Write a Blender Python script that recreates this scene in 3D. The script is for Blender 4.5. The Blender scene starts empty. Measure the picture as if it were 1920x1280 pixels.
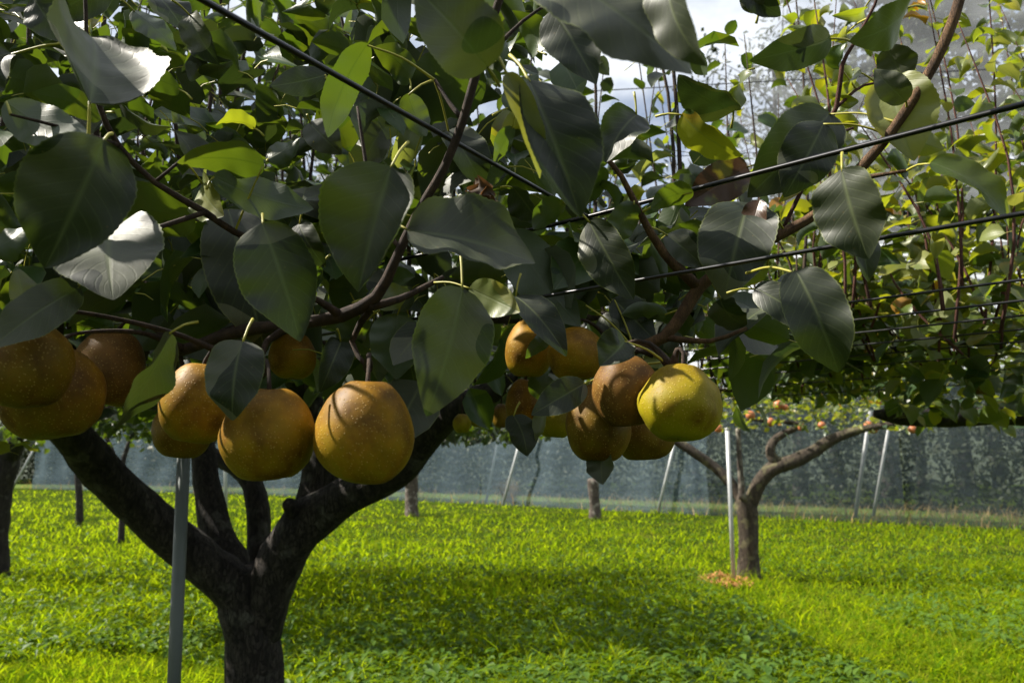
import bpy, math, random
import numpy as np
from mathutils import Vector, Matrix, noise as mnoise

random.seed(7)
RNG = np.random.default_rng(7)
SC = bpy.context.scene
COL = SC.collection
R = math.radians

# ------------------------------------------------------------------ camera
FPX, HOR, CAMZ = 1450.0, 868.0, 1.45
PITCH = math.atan((HOR - 640) / FPX)
cam_d = bpy.data.cameras.new('camera')
cam_d.sensor_width = 36.0
cam_d.lens = FPX / 1920 * 36
cam_d.clip_start = 0.02
cam_d.clip_end = 2000
cam_d.dof.use_dof = True
cam_d.dof.focus_distance = 1.0
cam_d.dof.aperture_fstop = 9.0
cam = bpy.data.objects.new('camera', cam_d)
COL.objects.link(cam)
cam.location = (0, 0, CAMZ)
cam.rotation_euler = (math.pi / 2 + PITCH, 0, 0)
SC.camera = cam

# ------------------------------------------------------------------ sky and sun
SUN_EL, SUN_AZ = R(46), R(-82)           # azimuth from +Y, towards +X
world = bpy.data.worlds.new('World')
SC.world = world
world.use_nodes = True
wn, wl = world.node_tree.nodes, world.node_tree.links
bg = wn['Background']
sky = wn.new('ShaderNodeTexSky')
sky.sky_type = 'NISHITA'
sky.sun_disc = False
sky.sun_elevation = SUN_EL
sky.sun_rotation = SUN_AZ
sky.air_density = 0.9
sky.dust_density = 1.0
tc = wn.new('ShaderNodeTexCoord')
cn = wn.new('ShaderNodeTexNoise')
cn.inputs['Scale'].default_value = 3.2
cn.inputs['Detail'].default_value = 7
cn.inputs['Roughness'].default_value = 0.55
cmap = wn.new('ShaderNodeMapping')
cmap.inputs['Scale'].default_value = (1, 1, 2.2)
cmap.inputs['Location'].default_value = (0.75, 0.2, 0.1)
cr = wn.new('ShaderNodeValToRGB')
cr.color_ramp.elements[0].position = 0.32
cr.color_ramp.elements[1].position = 0.58
cmix = wn.new('ShaderNodeMixRGB')
cmix.inputs['Color2'].default_value = (7.6, 8.0, 8.6, 1)
wl.new(tc.outputs['Generated'], cmap.inputs['Vector'])
wl.new(cmap.outputs['Vector'], cn.inputs['Vector'])
wl.new(cn.outputs['Fac'], cr.inputs['Fac'])
wl.new(cr.outputs['Color'], cmix.inputs['Fac'])
wl.new(sky.outputs['Color'], cmix.inputs['Color1'])
wl.new(cmix.outputs['Color'], bg.inputs['Color'])
bg.inputs['Strength'].default_value = 0.05

sun_d = bpy.data.lights.new('sun', 'SUN')
sun_d.energy = 5.0
sun_d.angle = R(0.5)
sun_d.color = (1.0, 0.93, 0.82)
sun = bpy.data.objects.new('sun', sun_d)
COL.objects.link(sun)
SUNV = Vector((math.sin(SUN_AZ) * math.cos(SUN_EL), math.cos(SUN_AZ) * math.cos(SUN_EL), math.sin(SUN_EL)))
sun.rotation_euler = (-SUNV).to_track_quat('-Z', 'Y').to_euler()
sun.location = SUNV * 50

vs = SC.view_settings
vs.view_transform = 'Standard'
vs.look = 'None'
vs.gamma = 1
vs.exposure = 1.45
vs.use_curve_mapping = False
SC.render.engine = 'CYCLES'
cy = SC.cycles
cy.max_bounces = 8
cy.diffuse_bounces = 3
cy.glossy_bounces = 3
cy.transmission_bounces = 4
cy.transparent_max_bounces = 24
cy.use_denoising = True
cy.caustics_reflective = False
cy.caustics_refractive = False

# ------------------------------------------------------------------ picture helpers
CT, ST = math.cos(PITCH), math.sin(PITCH)


def P(x, y, d):
    """world point seen at pixel (x, y) of the 1920 wide photo, d metres along the lens axis"""
    xc = (x - 960) / FPX * d
    yc = -(y - 640) / FPX * d
    return Vector((xc, d * CT - yc * ST, CAMZ + d * ST + yc * CT))


def G(x, y, z=0.0):
    """ground point under a pixel"""
    k = ST - (y - 640) / FPX * CT
    d = (z - CAMZ) / k
    return P(x, y, d)


def proj(p):
    v = Vector(p) - Vector((0, 0, CAMZ))
    d = v.y * CT + v.z * ST
    u = -v.y * ST + v.z * CT
    if d < 0.05:
        return None
    return (960 + v.x / d * FPX, 640 - u / d * FPX, d)


# ------------------------------------------------------------------ object helpers
def new_mesh(name, verts, faces, mats, uv=None, smooth=True, midx=None):
    me = bpy.data.meshes.new(name)
    if isinstance(faces, np.ndarray):
        n, k = faces.shape
        V = np.asarray(verts, dtype=np.float32)
        me.vertices.add(len(V))
        me.vertices.foreach_set('co', V.ravel())
        me.loops.add(n * k)
        me.loops.foreach_set('vertex_index', faces.astype(np.int32).ravel())
        me.polygons.add(n)
        me.polygons.foreach_set('loop_start', np.arange(0, n * k, k, dtype=np.int32))
        me.polygons.foreach_set('loop_total', np.full(n, k, dtype=np.int32))
        me.update(calc_edges=True)
    else:
        me.from_pydata([tuple(v) for v in verts], [], faces)
        me.update()
    for m in mats:
        me.materials.append(m)
    if uv is not None:
        l = me.uv_layers.new(name='UVMap')
        vi = np.empty(len(me.loops), dtype=np.int32)
        me.loops.foreach_get('vertex_index', vi)
        l.data.foreach_set('uv', np.asarray(uv, dtype=np.float32)[vi].ravel())
    if smooth:
        me.polygons.foreach_set('use_smooth', np.ones(len(me.polygons), dtype=bool))
    if midx is not None:
        me.polygons.foreach_set('material_index', np.asarray(midx, dtype=np.int32))
    return me


def link(name, me, parent=None, loc=None, mat=None):
    o = bpy.data.objects.new(name, me)
    COL.objects.link(o)
    if parent is not None:
        o.parent = parent
    if mat is not None:
        o.matrix_local = mat
    elif loc is not None:
        o.location = loc
    return o


def tag(o, label, cat, group=None):
    o['label'] = label
    o['category'] = cat
    if group:
        o['group'] = group
    return o


def empty(name, loc, label, cat, group=None):
    o = bpy.data.objects.new(name, None)
    COL.objects.link(o)
    o.location = loc
    o.empty_display_size = 0.05
    return tag(o, label, cat, group)


def spline(pts, rad, step):
    """Catmull-Rom through points with radii"""
    p = [Vector(a) for a in pts]
    q = [2 * p[0] - p[1]] + p + [2 * p[-1] - p[-2]]
    op, orr = [], []
    for i in range(1, len(q) - 2):
        a, b, c, d = q[i - 1], q[i], q[i + 1], q[i + 2]
        n = max(2, int((c - b).length / step))
        for k in range(n):
            t = k / n
            op.append(0.5 * ((2 * b) + (c - a) * t + (2 * a - 5 * b + 4 * c - d) * t * t + (3 * b - a - 3 * c + d) * t ** 3))
            s = t * t * (3 - 2 * t)
            orr.append(rad[i - 1] * (1 - s) + rad[i] * s)
    op.append(p[-1])
    orr.append(rad[-1])
    return op, orr


def tube_arrays(pts, rad, sides=8, step=0.05, rough=0.0, freq=8.0, off=None, knob=0.0):
    if len(pts) > 1 and step:
        pts, rad = spline(pts, rad, step)
    else:
        pts = [Vector(a) for a in pts]
    off = off or Vector((0, 0, 0))
    V, F = [], []
    t = (pts[1] - pts[0]).normalized()
    ref = Vector((0, 0, 1)) if abs(t.z) < 0.9 else Vector((1, 0, 0))
    nx = t.cross(ref).normalized()
    for i, p in enumerate(pts):
        a = pts[min(i + 1, len(pts) - 1)] - pts[max(i - 1, 0)]
        t = a.normalized() if a.length > 1e-7 else t
        nx = (nx - t * nx.dot(t)).normalized()
        ny = t.cross(nx)
        for k in range(sides):
            an = 2 * math.pi * k / sides
            dr = nx * math.cos(an) + ny * math.sin(an)
            r = rad[i]
            if rough:
                q = (p + dr * r) * freq
                r *= 1 + rough * mnoise.noise(Vector((q.x, q.y, q.z * 0.5))) + rough * 0.5 * mnoise.noise(q * 2.7)
                if knob:
                    r *= 1 + knob * max(0, mnoise.noise(p * freq * 0.6 + dr * 0.4) - 0.25)
            V.append(p + dr * r - off)
        if i:
            b = i * sides
            for k in range(sides):
                k2 = (k + 1) % sides
                F.append((b - sides + k, b - sides + k2, b + k2, b + k))
    n = len(V)
    V.append(pts[0] - off)
    V.append(pts[-1] - off)
    for k in range(sides):
        k2 = (k + 1) % sides
        F.append((n, k2, k))
        F.append((n + 1, n - sides + k, n - sides + k2))
    return V, F


def tube(name, pts, rad, mat, parent=None, sides=8, step=0.05, rough=0.0, freq=8.0, knob=0.0):
    off = parent.location if parent is not None else Vector(pts[0])
    V, F = tube_arrays(pts, rad, sides, step, rough, freq, off, knob)
    me = new_mesh(name, V, F, [mat])
    return link(name, me, parent, None if parent is not None else off)


# ------------------------------------------------------------------ materials
def mk(name):
    m = bpy.data.materials.new(name)
    m.use_nodes = True
    nt = m.node_tree
    nt.nodes.clear()
    out = nt.nodes.new('ShaderNodeOutputMaterial')
    return m, nt.nodes, nt.links, out


def N(nodes, kind, **kw):
    n = nodes.new(kind)
    for k, v in kw.items():
        if k in n.inputs:
            n.inputs[k].default_value = v
        else:
            setattr(n, k, v)
    return n


def ramp(nodes, stops):
    r = nodes.new('ShaderNodeValToRGB')
    e = r.color_ramp.elements
    e[0].position, e[0].color = stops[0][0], (*stops[0][1], 1)
    e[1].position, e[1].color = stops[-1][0], (*stops[-1][1], 1)
    for s in stops[1:-1]:
        n = e.new(s[0])
        n.color = (*s[1], 1)
    return r


def mixc(nodes, links, fac, a, b, blend='MIX'):
    m = nodes.new('ShaderNodeMixRGB')
    m.blend_type = blend
    for s, v in (('Fac', fac), ('Color1', a), ('Color2', b)):
        if isinstance(v, (int, float)):
            m.inputs[s].default_value = v
        elif isinstance(v, tuple):
            m.inputs[s].default_value = (*v, 1)
        else:
            links.new(v, m.inputs[s])
    return m.outputs['Color']


def math_n(nodes, links, op, a, b=0.0, clamp=False):
    m = nodes.new('ShaderNodeMath')
    m.operation = op
    m.use_clamp = clamp
    for i, v in enumerate((a, b)):
        if isinstance(v, (int, float)):
            m.inputs[i].default_value = v
        else:
            links.new(v, m.inputs[i])
    return m.outputs[0]


def leaf_mat(name, stops, under, trans, rough=0.36, tfac=0.3, blotch=0.0, bcol=(0.06, 0.03, 0.015), veins=True, spec=0.5):
    m, n, l, out = mk(name)
    oi = N(n, 'ShaderNodeObjectInfo')
    geo = N(n, 'ShaderNodeNewGeometry')
    nz = N(n, 'ShaderNodeTexNoise', Scale=7.0, Detail=1.0)
    l.new(geo.outputs['Position'], nz.inputs['Vector'])
    s = math_n(n, l, 'ADD', math_n(n, l, 'MULTIPLY', nz.outputs['Fac'], 2.4), oi.outputs['Random'])
    fr = math_n(n, l, 'FRACT', s)
    rp = ramp(n, stops)
    l.new(fr, rp.inputs['Fac'])
    # mottling inside one leaf
    n2 = N(n, 'ShaderNodeTexNoise', Scale=60.0, Detail=3.0)
    l.new(geo.outputs['Position'], n2.inputs['Vector'])
    mot = math_n(n, l, 'MULTIPLY_ADD', n2.outputs['Fac'], 0.5)
    n[mot.node.name].inputs[2].default_value = 0.75
    top = mixc(n, l, 1.0, rp.outputs['Color'], mot, 'MULTIPLY')
    hgt = None
    if veins:
        uv = N(n, 'ShaderNodeUVMap')
        sp = N(n, 'ShaderNodeSeparateXYZ')
        l.new(uv.outputs['UV'], sp.inputs[0])
        au = math_n(n, l, 'ABSOLUTE', math_n(n, l, 'SUBTRACT', sp.outputs['X'], 0.5))   # 0 .. .5
        mid = math_n(n, l, 'SUBTRACT', 1.0, math_n(n, l, 'MULTIPLY', au, 26.0), True)
        ph = math_n(n, l, 'SUBTRACT', sp.outputs['Y'], math_n(n, l, 'MULTIPLY', au, 0.55))
        sv = math_n(n, l, 'PINGPONG', math_n(n, l, 'MULTIPLY', ph, 10.0), 0.5)
        sv = math_n(n, l, 'SUBTRACT', 1.0, math_n(n, l, 'MULTIPLY', sv, 9.0), True)
        vn = math_n(n, l, 'MAXIMUM', mid, math_n(n, l, 'MULTIPLY', sv, 0.28))
        top = mixc(n, l, math_n(n, l, 'MULTIPLY', vn, 0.5), top, (0.14, 0.17, 0.07))
        rim = math_n(n, l, 'MULTIPLY', math_n(n, l, 'SUBTRACT', au, 0.475, True), 28.0, True)
        top = mixc(n, l, rim, top, (0.16, 0.19, 0.05))
        n5 = N(n, 'ShaderNodeTexVoronoi', Scale=95.0)
        l.new(geo.outputs['Position'], n5.inputs['Vector'])
        sp5 = ramp(n, [(0.07, (1, 1, 1)), (0.11, (0, 0, 0))])
        l.new(n5.outputs['Distance'], sp5.inputs['Fac'])
        top = mixc(n, l, math_n(n, l, 'MULTIPLY', sp5.outputs['Color'], 0.45), top, (0.1, 0.075, 0.03))
        hgt = vn
    base = mixc(n, l, geo.outputs['Backfacing'], top, mixc(n, l, 0.72, top, under))
    tr = mixc(n, l, fr, trans, (trans[0] * 1.5, trans[1] * 1.15, trans[2]))
    if hgt is not None:
        tr = mixc(n, l, math_n(n, l, 'MULTIPLY', hgt, 0.4), tr, (trans[0] * 0.4, trans[1] * 0.5, trans[2] * 0.3))
    if blotch:
        n3 = N(n, 'ShaderNodeTexNoise', Scale=26.0, Detail=5.0)
        l.new(geo.outputs['Position'], n3.inputs['Vector'])
        b = ramp(n, [(0.62 - blotch * 0.22, (0, 0, 0)), (0.68 - blotch * 0.2, (1, 1, 1))])
        l.new(n3.outputs['Fac'], b.inputs['Fac'])
        base = mixc(n, l, b.outputs['Color'], base, bcol)
        tr = mixc(n, l, b.outputs['Color'], tr, bcol)
    pb = N(n, 'ShaderNodeBsdfPrincipled', Roughness=rough)
    pb.inputs['Specular IOR Level'].default_value = spec
    l.new(base, pb.inputs['Base Color'])
    bm = N(n, 'ShaderNodeBump', Strength=0.2, Distance=0.0015)
    hh = n2.outputs['Fac']
    if hgt is not None:
        hh = math_n(n, l, 'SUBTRACT', n2.outputs['Fac'], hgt)
    l.new(hh, bm.inputs['Height'])
    l.new(bm.outputs['Normal'], pb.inputs['Normal'])
    tb = N(n, 'ShaderNodeBsdfTranslucent')
    l.new(tr, tb.inputs['Color'])
    mx = N(n, 'ShaderNodeMixShader', Fac=tfac)
    l.new(pb.outputs[0], mx.inputs[1])
    l.new(tb.outputs[0], mx.inputs[2])
    l.new(mx.outputs[0], out.inputs['Surface'])
    return m


def plain(name, col, rough=0.6, metal=0.0, var=0.25, scale=30.0, bump=0.0, spec=0.5):
    m, n, l, out = mk(name)
    geo = N(n, 'ShaderNodeNewGeometry')
    nz = N(n, 'ShaderNodeTexNoise', Scale=scale, Detail=5.0)
    l.new(geo.outputs['Position'], nz.inputs['Vector'])
    c = mixc(n, l, nz.outputs['Fac'], tuple(x * (1 - var) for x in col), tuple(x * (1 + var) for x in col))
    pb = N(n, 'ShaderNodeBsdfPrincipled', Roughness=rough, Metallic=metal)
    pb.inputs['Specular IOR Level'].default_value = spec
    l.new(c, pb.inputs['Base Color'])
    if bump:
        bm = N(n, 'ShaderNodeBump', Strength=1.0, Distance=bump)
        l.new(nz.outputs['Fac'], bm.inputs['Height'])
        l.new(bm.outputs['Normal'], pb.inputs['Normal'])
    l.new(pb.outputs[0], out.inputs['Surface'])
    return m


def bark_mat(name, dark, light, lichen=0.0, scale=20.0, bump=0.022, lcol=(0.22, 0.2, 0.08)):
    m, n, l, out = mk(name)
    geo = N(n, 'ShaderNodeNewGeometry')
    mp = N(n, 'ShaderNodeMapping')
    mp.inputs['Scale'].default_value = (1.6, 1.6, 0.5)
    l.new(geo.outputs['Position'], mp.inputs['Vector'])
    nz = N(n, 'ShaderNodeTexNoise', Scale=scale, Detail=8.0, Roughness=0.65)
    l.new(mp.outputs[0], nz.inputs['Vector'])
    vo = N(n, 'ShaderNodeTexVoronoi', Scale=scale * 1.8)
    vo.feature = 'DISTANCE_TO_EDGE'
    nzd = mixc(n, l, 0.12, mp.outputs[0], nz.outputs['Color'], 'ADD')
    l.new(nzd, vo.inputs['Vector'])
    rp = ramp(n, [(0.32, dark), (0.7, light)])
    l.new(nz.outputs['Fac'], rp.inputs['Fac'])
    ck = ramp(n, [(0.0, (0.35, 0.35, 0.35)), (0.12, (1, 1, 1))])
    l.new(vo.outputs['Distance'], ck.inputs['Fac'])
    c = mixc(n, l, 1.0, rp.outputs['Color'], ck.outputs['Color'], 'MULTIPLY')
    if lichen:
        n2 = N(n, 'ShaderNodeTexNoise', Scale=9.0, Detail=6.0)
        l.new(geo.outputs['Position'], n2.inputs['Vector'])
        lr = ramp(n, [(0.62 - 0.2 * lichen, (0, 0, 0)), (0.7 - 0.15 * lichen, (1, 1, 1))])
        l.new(n2.outputs['Fac'], lr.inputs['Fac'])
        c = mixc(n, l, lr.outputs['Color'], c, lcol)
    pb = N(n, 'ShaderNodeBsdfPrincipled', Roughness=0.8)
    pb.inputs['Specular IOR Level'].default_value = 0.3
    l.new(c, pb.inputs['Base Color'])
    h = mixc(n, l, 0.5, nz.outputs['Fac'], ck.outputs['Color'])
    bm = N(n, 'ShaderNodeBump', Strength=0.9, Distance=bump)
    l.new(h, bm.inputs['Height'])
    l.new(bm.outputs['Normal'], pb.inputs['Normal'])
    l.new(pb.outputs[0], out.inputs['Surface'])
    return m


def net_mat(name, white, op_lo, op_hi, wave_dir, wscale, dist=6.0, close=0.12):
    m, n, l, out = mk(name)
    geo = N(n, 'ShaderNodeNewGeometry')
    wv = N(n, 'ShaderNodeTexWave', Scale=wscale, Distortion=dist, Detail=3.0)
    wv.bands_direction = wave_dir
    wv.inputs['Detail Scale'].default_value = 1.6
    l.new(geo.outputs['Position'], wv.inputs['Vector'])
    nz = N(n, 'ShaderNodeTexNoise', Scale=0.55, Detail=5.0, Roughness=0.6)
    l.new(geo.outputs['Position'], nz.inputs['Vector'])
    nr = ramp(n, [(0.35, (0.3, 0.3, 0.3)), (0.7, (1, 1, 1))])
    l.new(nz.outputs['Fac'], nr.inputs['Fac'])
    f = math_n(n, l, 'MULTIPLY', math_n(n, l, 'POWER', wv.outputs['Fac'], 2.2), nr.outputs['Color'])
    op = math_n(n, l, 'MULTIPLY_ADD', f, op_hi - op_lo)
    op.node.inputs[2].default_value = op_lo
    op = math_n(n, l, 'MINIMUM', op, 0.95)
    # a mesh closes up when looked at along its plane
    dt = N(n, 'ShaderNodeVectorMath', operation='DOT_PRODUCT')
    l.new(geo.outputs['Normal'], dt.inputs[0])
    l.new(geo.outputs['Incoming'], dt.inputs[1])
    ca = math_n(n, l, 'MAXIMUM', math_n(n, l, 'ABSOLUTE', dt.outputs['Value']), close)
    op = math_n(n, l, 'SUBTRACT', 1.0, math_n(n, l, 'POWER', math_n(n, l, 'SUBTRACT', 1.0, op), math_n(n, l, 'DIVIDE', 1.0, ca)))
    df = N(n, 'ShaderNodeBsdfDiffuse', Color=(*white, 1))
    tl = N(n, 'ShaderNodeBsdfTranslucent', Color=(*white, 1))
    mx = N(n, 'ShaderNodeMixShader', Fac=0.5)
    l.new(df.outputs[0], mx.inputs[1])
    l.new(tl.outputs[0], mx.inputs[2])
    tp = N(n, 'ShaderNodeBsdfTransparent')
    m2 = N(n, 'ShaderNodeMixShader')
    l.new(op, m2.inputs[0])
    l.new(tp.outputs[0], m2.inputs[1])
    l.new(mx.outputs[0], m2.inputs[2])
    l.new(m2.outputs[0], out.inputs['Surface'])
    return m


def pear_mat(name, c_dark, c_light, green, gfac):
    """russet skin with pale lenticels; green is the ground colour that shows through the russet"""
    m, n, l, out = mk(name)
    tcd = N(n, 'ShaderNodeTexCoord')
    nz = N(n, 'ShaderNodeTexNoise', Scale=26.0, Detail=6.0, Roughness=0.6)
    l.new(tcd.outputs['Object'], nz.inputs['Vector'])
    ct_ = ramp(n, [(0.33, (0, 0, 0)), (0.64, (1, 1, 1))])
    l.new(nz.outputs['Fac'], ct_.inputs['Fac'])
    c = mixc(n, l, ct_.outputs['Color'], c_dark, c_light)
    n2 = N(n, 'ShaderNodeTexNoise', Scale=16.0, Detail=7.0, Roughness=0.72)
    l.new(tcd.outputs['Object'], n2.inputs['Vector'])
    gr = ramp(n, [(0.66 - 0.42 * gfac, (0, 0, 0)), (0.86 - 0.42 * gfac, (1, 1, 1))])
    l.new(n2.outputs['Fac'], gr.inputs['Fac'])
    # greener towards the calyx end, russet round the stalk
    sp = N(n, 'ShaderNodeSeparateXYZ')
    l.new(tcd.outputs['Object'], sp.inputs[0])
    zz = N(n, 'ShaderNodeMapRange')
    zz.inputs['From Min'].default_value = 0.045
    zz.inputs['From Max'].default_value = -0.045
    l.new(sp.outputs['Z'], zz.inputs['Value'])
    c = mixc(n, l, math_n(n, l, 'MULTIPLY', gr.outputs['Color'], zz.outputs[0]), c, green)
    vo = N(n, 'ShaderNodeTexVoronoi', Scale=300.0, Randomness=1.0)
    l.new(tcd.outputs['Object'], vo.inputs['Vector'])
    dots = ramp(n, [(0.13, (1, 1, 1)), (0.3, (0, 0, 0))])
    l.new(vo.outputs['Distance'], dots.inputs['Fac'])
    dd = math_n(n, l, 'MULTIPLY', dots.outputs['Color'], 0.4)
    c = mixc(n, l, dd, c, (0.46, 0.31, 0.08))
    pb = N(n, 'ShaderNodeBsdfPrincipled', Roughness=0.55)
    pb.inputs['Specular IOR Level'].default_value = 0.2
    l.new(c, pb.inputs['Base Color'])
    bm = N(n, 'ShaderNodeBump', Strength=0.6, Distance=0.0008)
    l.new(mixc(n, l, 0.5, dots.outputs['Color'], nz.outputs['Fac']), bm.inputs['Height'])
    l.new(bm.outputs['Normal'], pb.inputs['Normal'])
    l.new(pb.outputs[0], out.inputs['Surface'])
    return m


M = {}
M['leaf'] = leaf_mat('leaf_dark_green', [(0.0, (0.018, 0.04, 0.014)), (0.5, (0.028, 0.06, 0.018)), (1.0, (0.045, 0.085, 0.02))],
                     (0.08, 0.1, 0.065), (0.09, 0.16, 0.007))
M['leaf_shade_grey'] = leaf_mat('leaf_mature_shaded', [(0.0, (0.012, 0.018, 0.009)), (0.45, (0.021, 0.029, 0.015)), (0.7, (0.052, 0.060, 0.038)), (1.0, (0.086, 0.092, 0.060))],
                         (0.09, 0.105, 0.08), (0.05, 0.09, 0.012), tfac=0.14, rough=0.47, spec=0.42)  # mature leaf colour with the grey of shade and sky sheen mixed in
M['leaf_y'] = leaf_mat('leaf_yellowing', [(0.0, (0.04, 0.075, 0.015)), (0.55, (0.075, 0.105, 0.015)), (0.85, (0.13, 0.14, 0.014)), (1.0, (0.22, 0.15, 0.012))],
                       (0.12, 0.14, 0.07), (0.26, 0.34, 0.012), tfac=0.4)
M['leaf_pale'] = leaf_mat('leaf_pale_lit', [(0.0, (0.12, 0.15, 0.04)), (1.0, (0.17, 0.18, 0.05))], (0.2, 0.22, 0.12), (0.3, 0.36, 0.05), rough=0.45)  # pale base colour stands in for sunlight on the leaf
M['leaf_burnt'] = leaf_mat('leaf_scorched', [(0.0, (0.05, 0.065, 0.015)), (1.0, (0.1, 0.1, 0.015))], (0.1, 0.1, 0.05), (0.2, 0.2, 0.01), blotch=1.0)
M['leaf_dry'] = leaf_mat('leaf_withered', [(0.0, (0.05, 0.03, 0.018)), (1.0, (0.1, 0.06, 0.03))], (0.11, 0.07, 0.04), (0.12, 0.06, 0.02), rough=0.7, veins=False)
M['leaf_orange'] = leaf_mat('leaf_orange', [(0.0, (0.26, 0.12, 0.01)), (1.0, (0.3, 0.17, 0.01))], (0.25, 0.14, 0.03), (0.36, 0.21, 0.01))
M['leaf_tree'] = leaf_mat('leaf_far_tree', [(0.0, (0.015, 0.024, 0.012)), (1.0, (0.035, 0.045, 0.02))], (0.04, 0.05, 0.03), (0.04, 0.06, 0.015), veins=False, tfac=0.15, spec=0.2, rough=0.6)
M['petiole'] = plain('petiole_yellow_green', (0.30, 0.28, 0.03), 0.5, var=0.2)
M['bark_dark'] = bark_mat('bark_dark', (0.012, 0.010, 0.009), (0.066, 0.054, 0.044), lichen=0.15, lcol=(0.09, 0.085, 0.07))
M['bark_pale'] = bark_mat('bark_pale', (0.035, 0.026, 0.018), (0.13, 0.1, 0.07), lichen=0.4, lcol=(0.15, 0.135, 0.07))
M['bark_stump'] = bark_mat('bark_stump', (0.05, 0.035, 0.028), (0.2, 0.16, 0.13), lichen=0.5, lcol=(0.3, 0.27, 0.22))
M['twig'] = bark_mat('bark_twig', (0.022, 0.014, 0.01), (0.085, 0.052, 0.034), scale=60, bump=0.0015)
M['twig_lit'] = bark_mat('bark_twig_sunlit', (0.05, 0.026, 0.013), (0.19, 0.105, 0.048), scale=50, bump=0.0015)  # sunlit copy of the twig bark, the light put into its colour
M['shoot_red'] = bark_mat('bark_red_shoot', (0.055, 0.02, 0.014), (0.12, 0.045, 0.03), scale=60, bump=0.001)
M['wire'] = plain('wire_dark', (0.035, 0.035, 0.038), 0.32, metal=0.75, var=0.4, scale=60)
M['steel'] = plain('galvanised_steel', (0.12, 0.135, 0.132), 0.5, metal=0.35, var=0.2, scale=14)
M['steel_pale'] = plain('galvanised_steel_pale', (0.45, 0.46, 0.46), 0.5, metal=0.2, var=0.12, scale=14)
M['straw'] = plain('straw_mulch', (0.36, 0.16, 0.045), 0.8, var=0.4, scale=60)
M['dry'] = leaf_mat('dry_grass', [(0.0, (0.25, 0.19, 0.08)), (1.0, (0.4, 0.26, 0.09))], (0.3, 0.22, 0.1), (0.35, 0.24, 0.07), veins=False, rough=0.7)
M['grass'] = leaf_mat('grass_blades', [(0.0, (0.028, 0.08, 0.006)), (0.5, (0.076, 0.143, 0.007)), (1.0, (0.20, 0.20, 0.018))],
                      (0.10, 0.16, 0.008), (0.36, 0.57, 0.006), veins=False, rough=0.6, tfac=0.42, spec=0.0)
M['cover'] = leaf_mat('ground_cover_leaf', [(0.0, (0.035, 0.085, 0.014)), (1.0, (0.08, 0.14, 0.015))], (0.08, 0.12, 0.03), (0.16, 0.3, 0.01), veins=False, rough=0.5, spec=0.14)
M['roof'] = net_mat('roof_netting', (0.74, 0.78, 0.83), 0.06, 0.14, 'Y', 0.5, 9.0, 0.5)
M['roof_fold'] = net_mat('roof_netting_folded', (0.74, 0.78, 0.83), 0.06, 0.45, 'Y', 0.9, 8.0)
M['side'] = net_mat('side_netting', (0.075, 0.098, 0.108), 0.42, 0.58, 'Z', 1.1, 9.0)
M['side_pale'] = net_mat('side_netting_pale', (0.15, 0.205, 0.245), 0.38, 0.55, 'Z', 1.1, 9.0)
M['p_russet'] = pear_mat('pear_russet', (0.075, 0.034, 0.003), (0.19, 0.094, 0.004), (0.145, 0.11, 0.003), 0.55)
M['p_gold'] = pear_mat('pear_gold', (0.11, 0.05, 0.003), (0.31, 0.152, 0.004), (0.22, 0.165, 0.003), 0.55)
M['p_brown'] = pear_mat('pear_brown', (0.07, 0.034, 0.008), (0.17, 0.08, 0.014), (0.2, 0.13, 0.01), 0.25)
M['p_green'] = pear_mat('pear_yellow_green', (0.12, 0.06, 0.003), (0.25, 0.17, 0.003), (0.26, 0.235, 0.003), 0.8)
M['p_red'] = plain('pear_far_red', (0.42, 0.14, 0.05), 0.5, var=0.3, scale=40)

# ground
m, n, l, out = mk('ground_soil')
geo = N(n, 'ShaderNodeNewGeometry')
nz = N(n, 'ShaderNodeTexNoise', Scale=0.9, Detail=7.0)
l.new(geo.outputs['Position'], nz.inputs['Vector'])
gr = ramp(n, [(0.3, (0.02, 0.035, 0.006)), (0.55, (0.035, 0.055, 0.007)), (0.75, (0.07, 0.07, 0.015))])
l.new(nz.outputs['Fac'], gr.inputs['Fac'])
n2 = N(n, 'ShaderNodeTexNoise', Scale=40.0, Detail=5.0)
l.new(geo.outputs['Position'], n2.inputs['Vector'])
c = mixc(n, l, 0.6, gr.outputs['Color'], n2.outputs['Fac'], 'OVERLAY')
pb = N(n, 'ShaderNodeBsdfPrincipled', Roughness=0.95)
pb.inputs['Specular IOR Level'].default_value = 0.0
l.new(c, pb.inputs['Base Color'])
bm = N(n, 'ShaderNodeBump', Strength=1.0, Distance=0.03)
l.new(n2.outputs['Fac'], bm.inputs['Height'])
l.new(bm.outputs['Normal'], pb.inputs['Normal'])
l.new(pb.outputs[0], out.inputs['Surface'])
M['ground'] = m
M['bank'] = plain('dry_bank', (0.08, 0.115, 0.03), 0.95, var=0.9, scale=0.9, bump=0.05, spec=0.0)

# ================================================================== SETTING
gs = 700
g = link('ground', new_mesh('ground', [(-gs, -gs, 0), (gs, -gs, 0), (gs, gs, 0), (-gs, gs, 0)], [(0, 1, 2, 3)], [M['ground']], smooth=False))
g['kind'] = 'structure'


def gh(x, y):
    return 0.05 * mnoise.noise(Vector((x * 0.35, y * 0.35, 2.0)))


# perimeter line of the side netting (pixel of its foot, in the photo)
FENCE = [G(-900, 912), G(60, 916), G(500, 928), G(900, 944), G(1330, 966), G(1700, 984), G(1990, 996), G(2600, 1040)]


def fence_y(x):
    for a, b in zip(FENCE, FENCE[1:]):
        if a.x <= x <= b.x:
            return a.y + (b.y - a.y) * (x - a.x) / (b.x - a.x)
    return FENCE[0].y if x < FENCE[0].x else FENCE[-1].y


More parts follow.
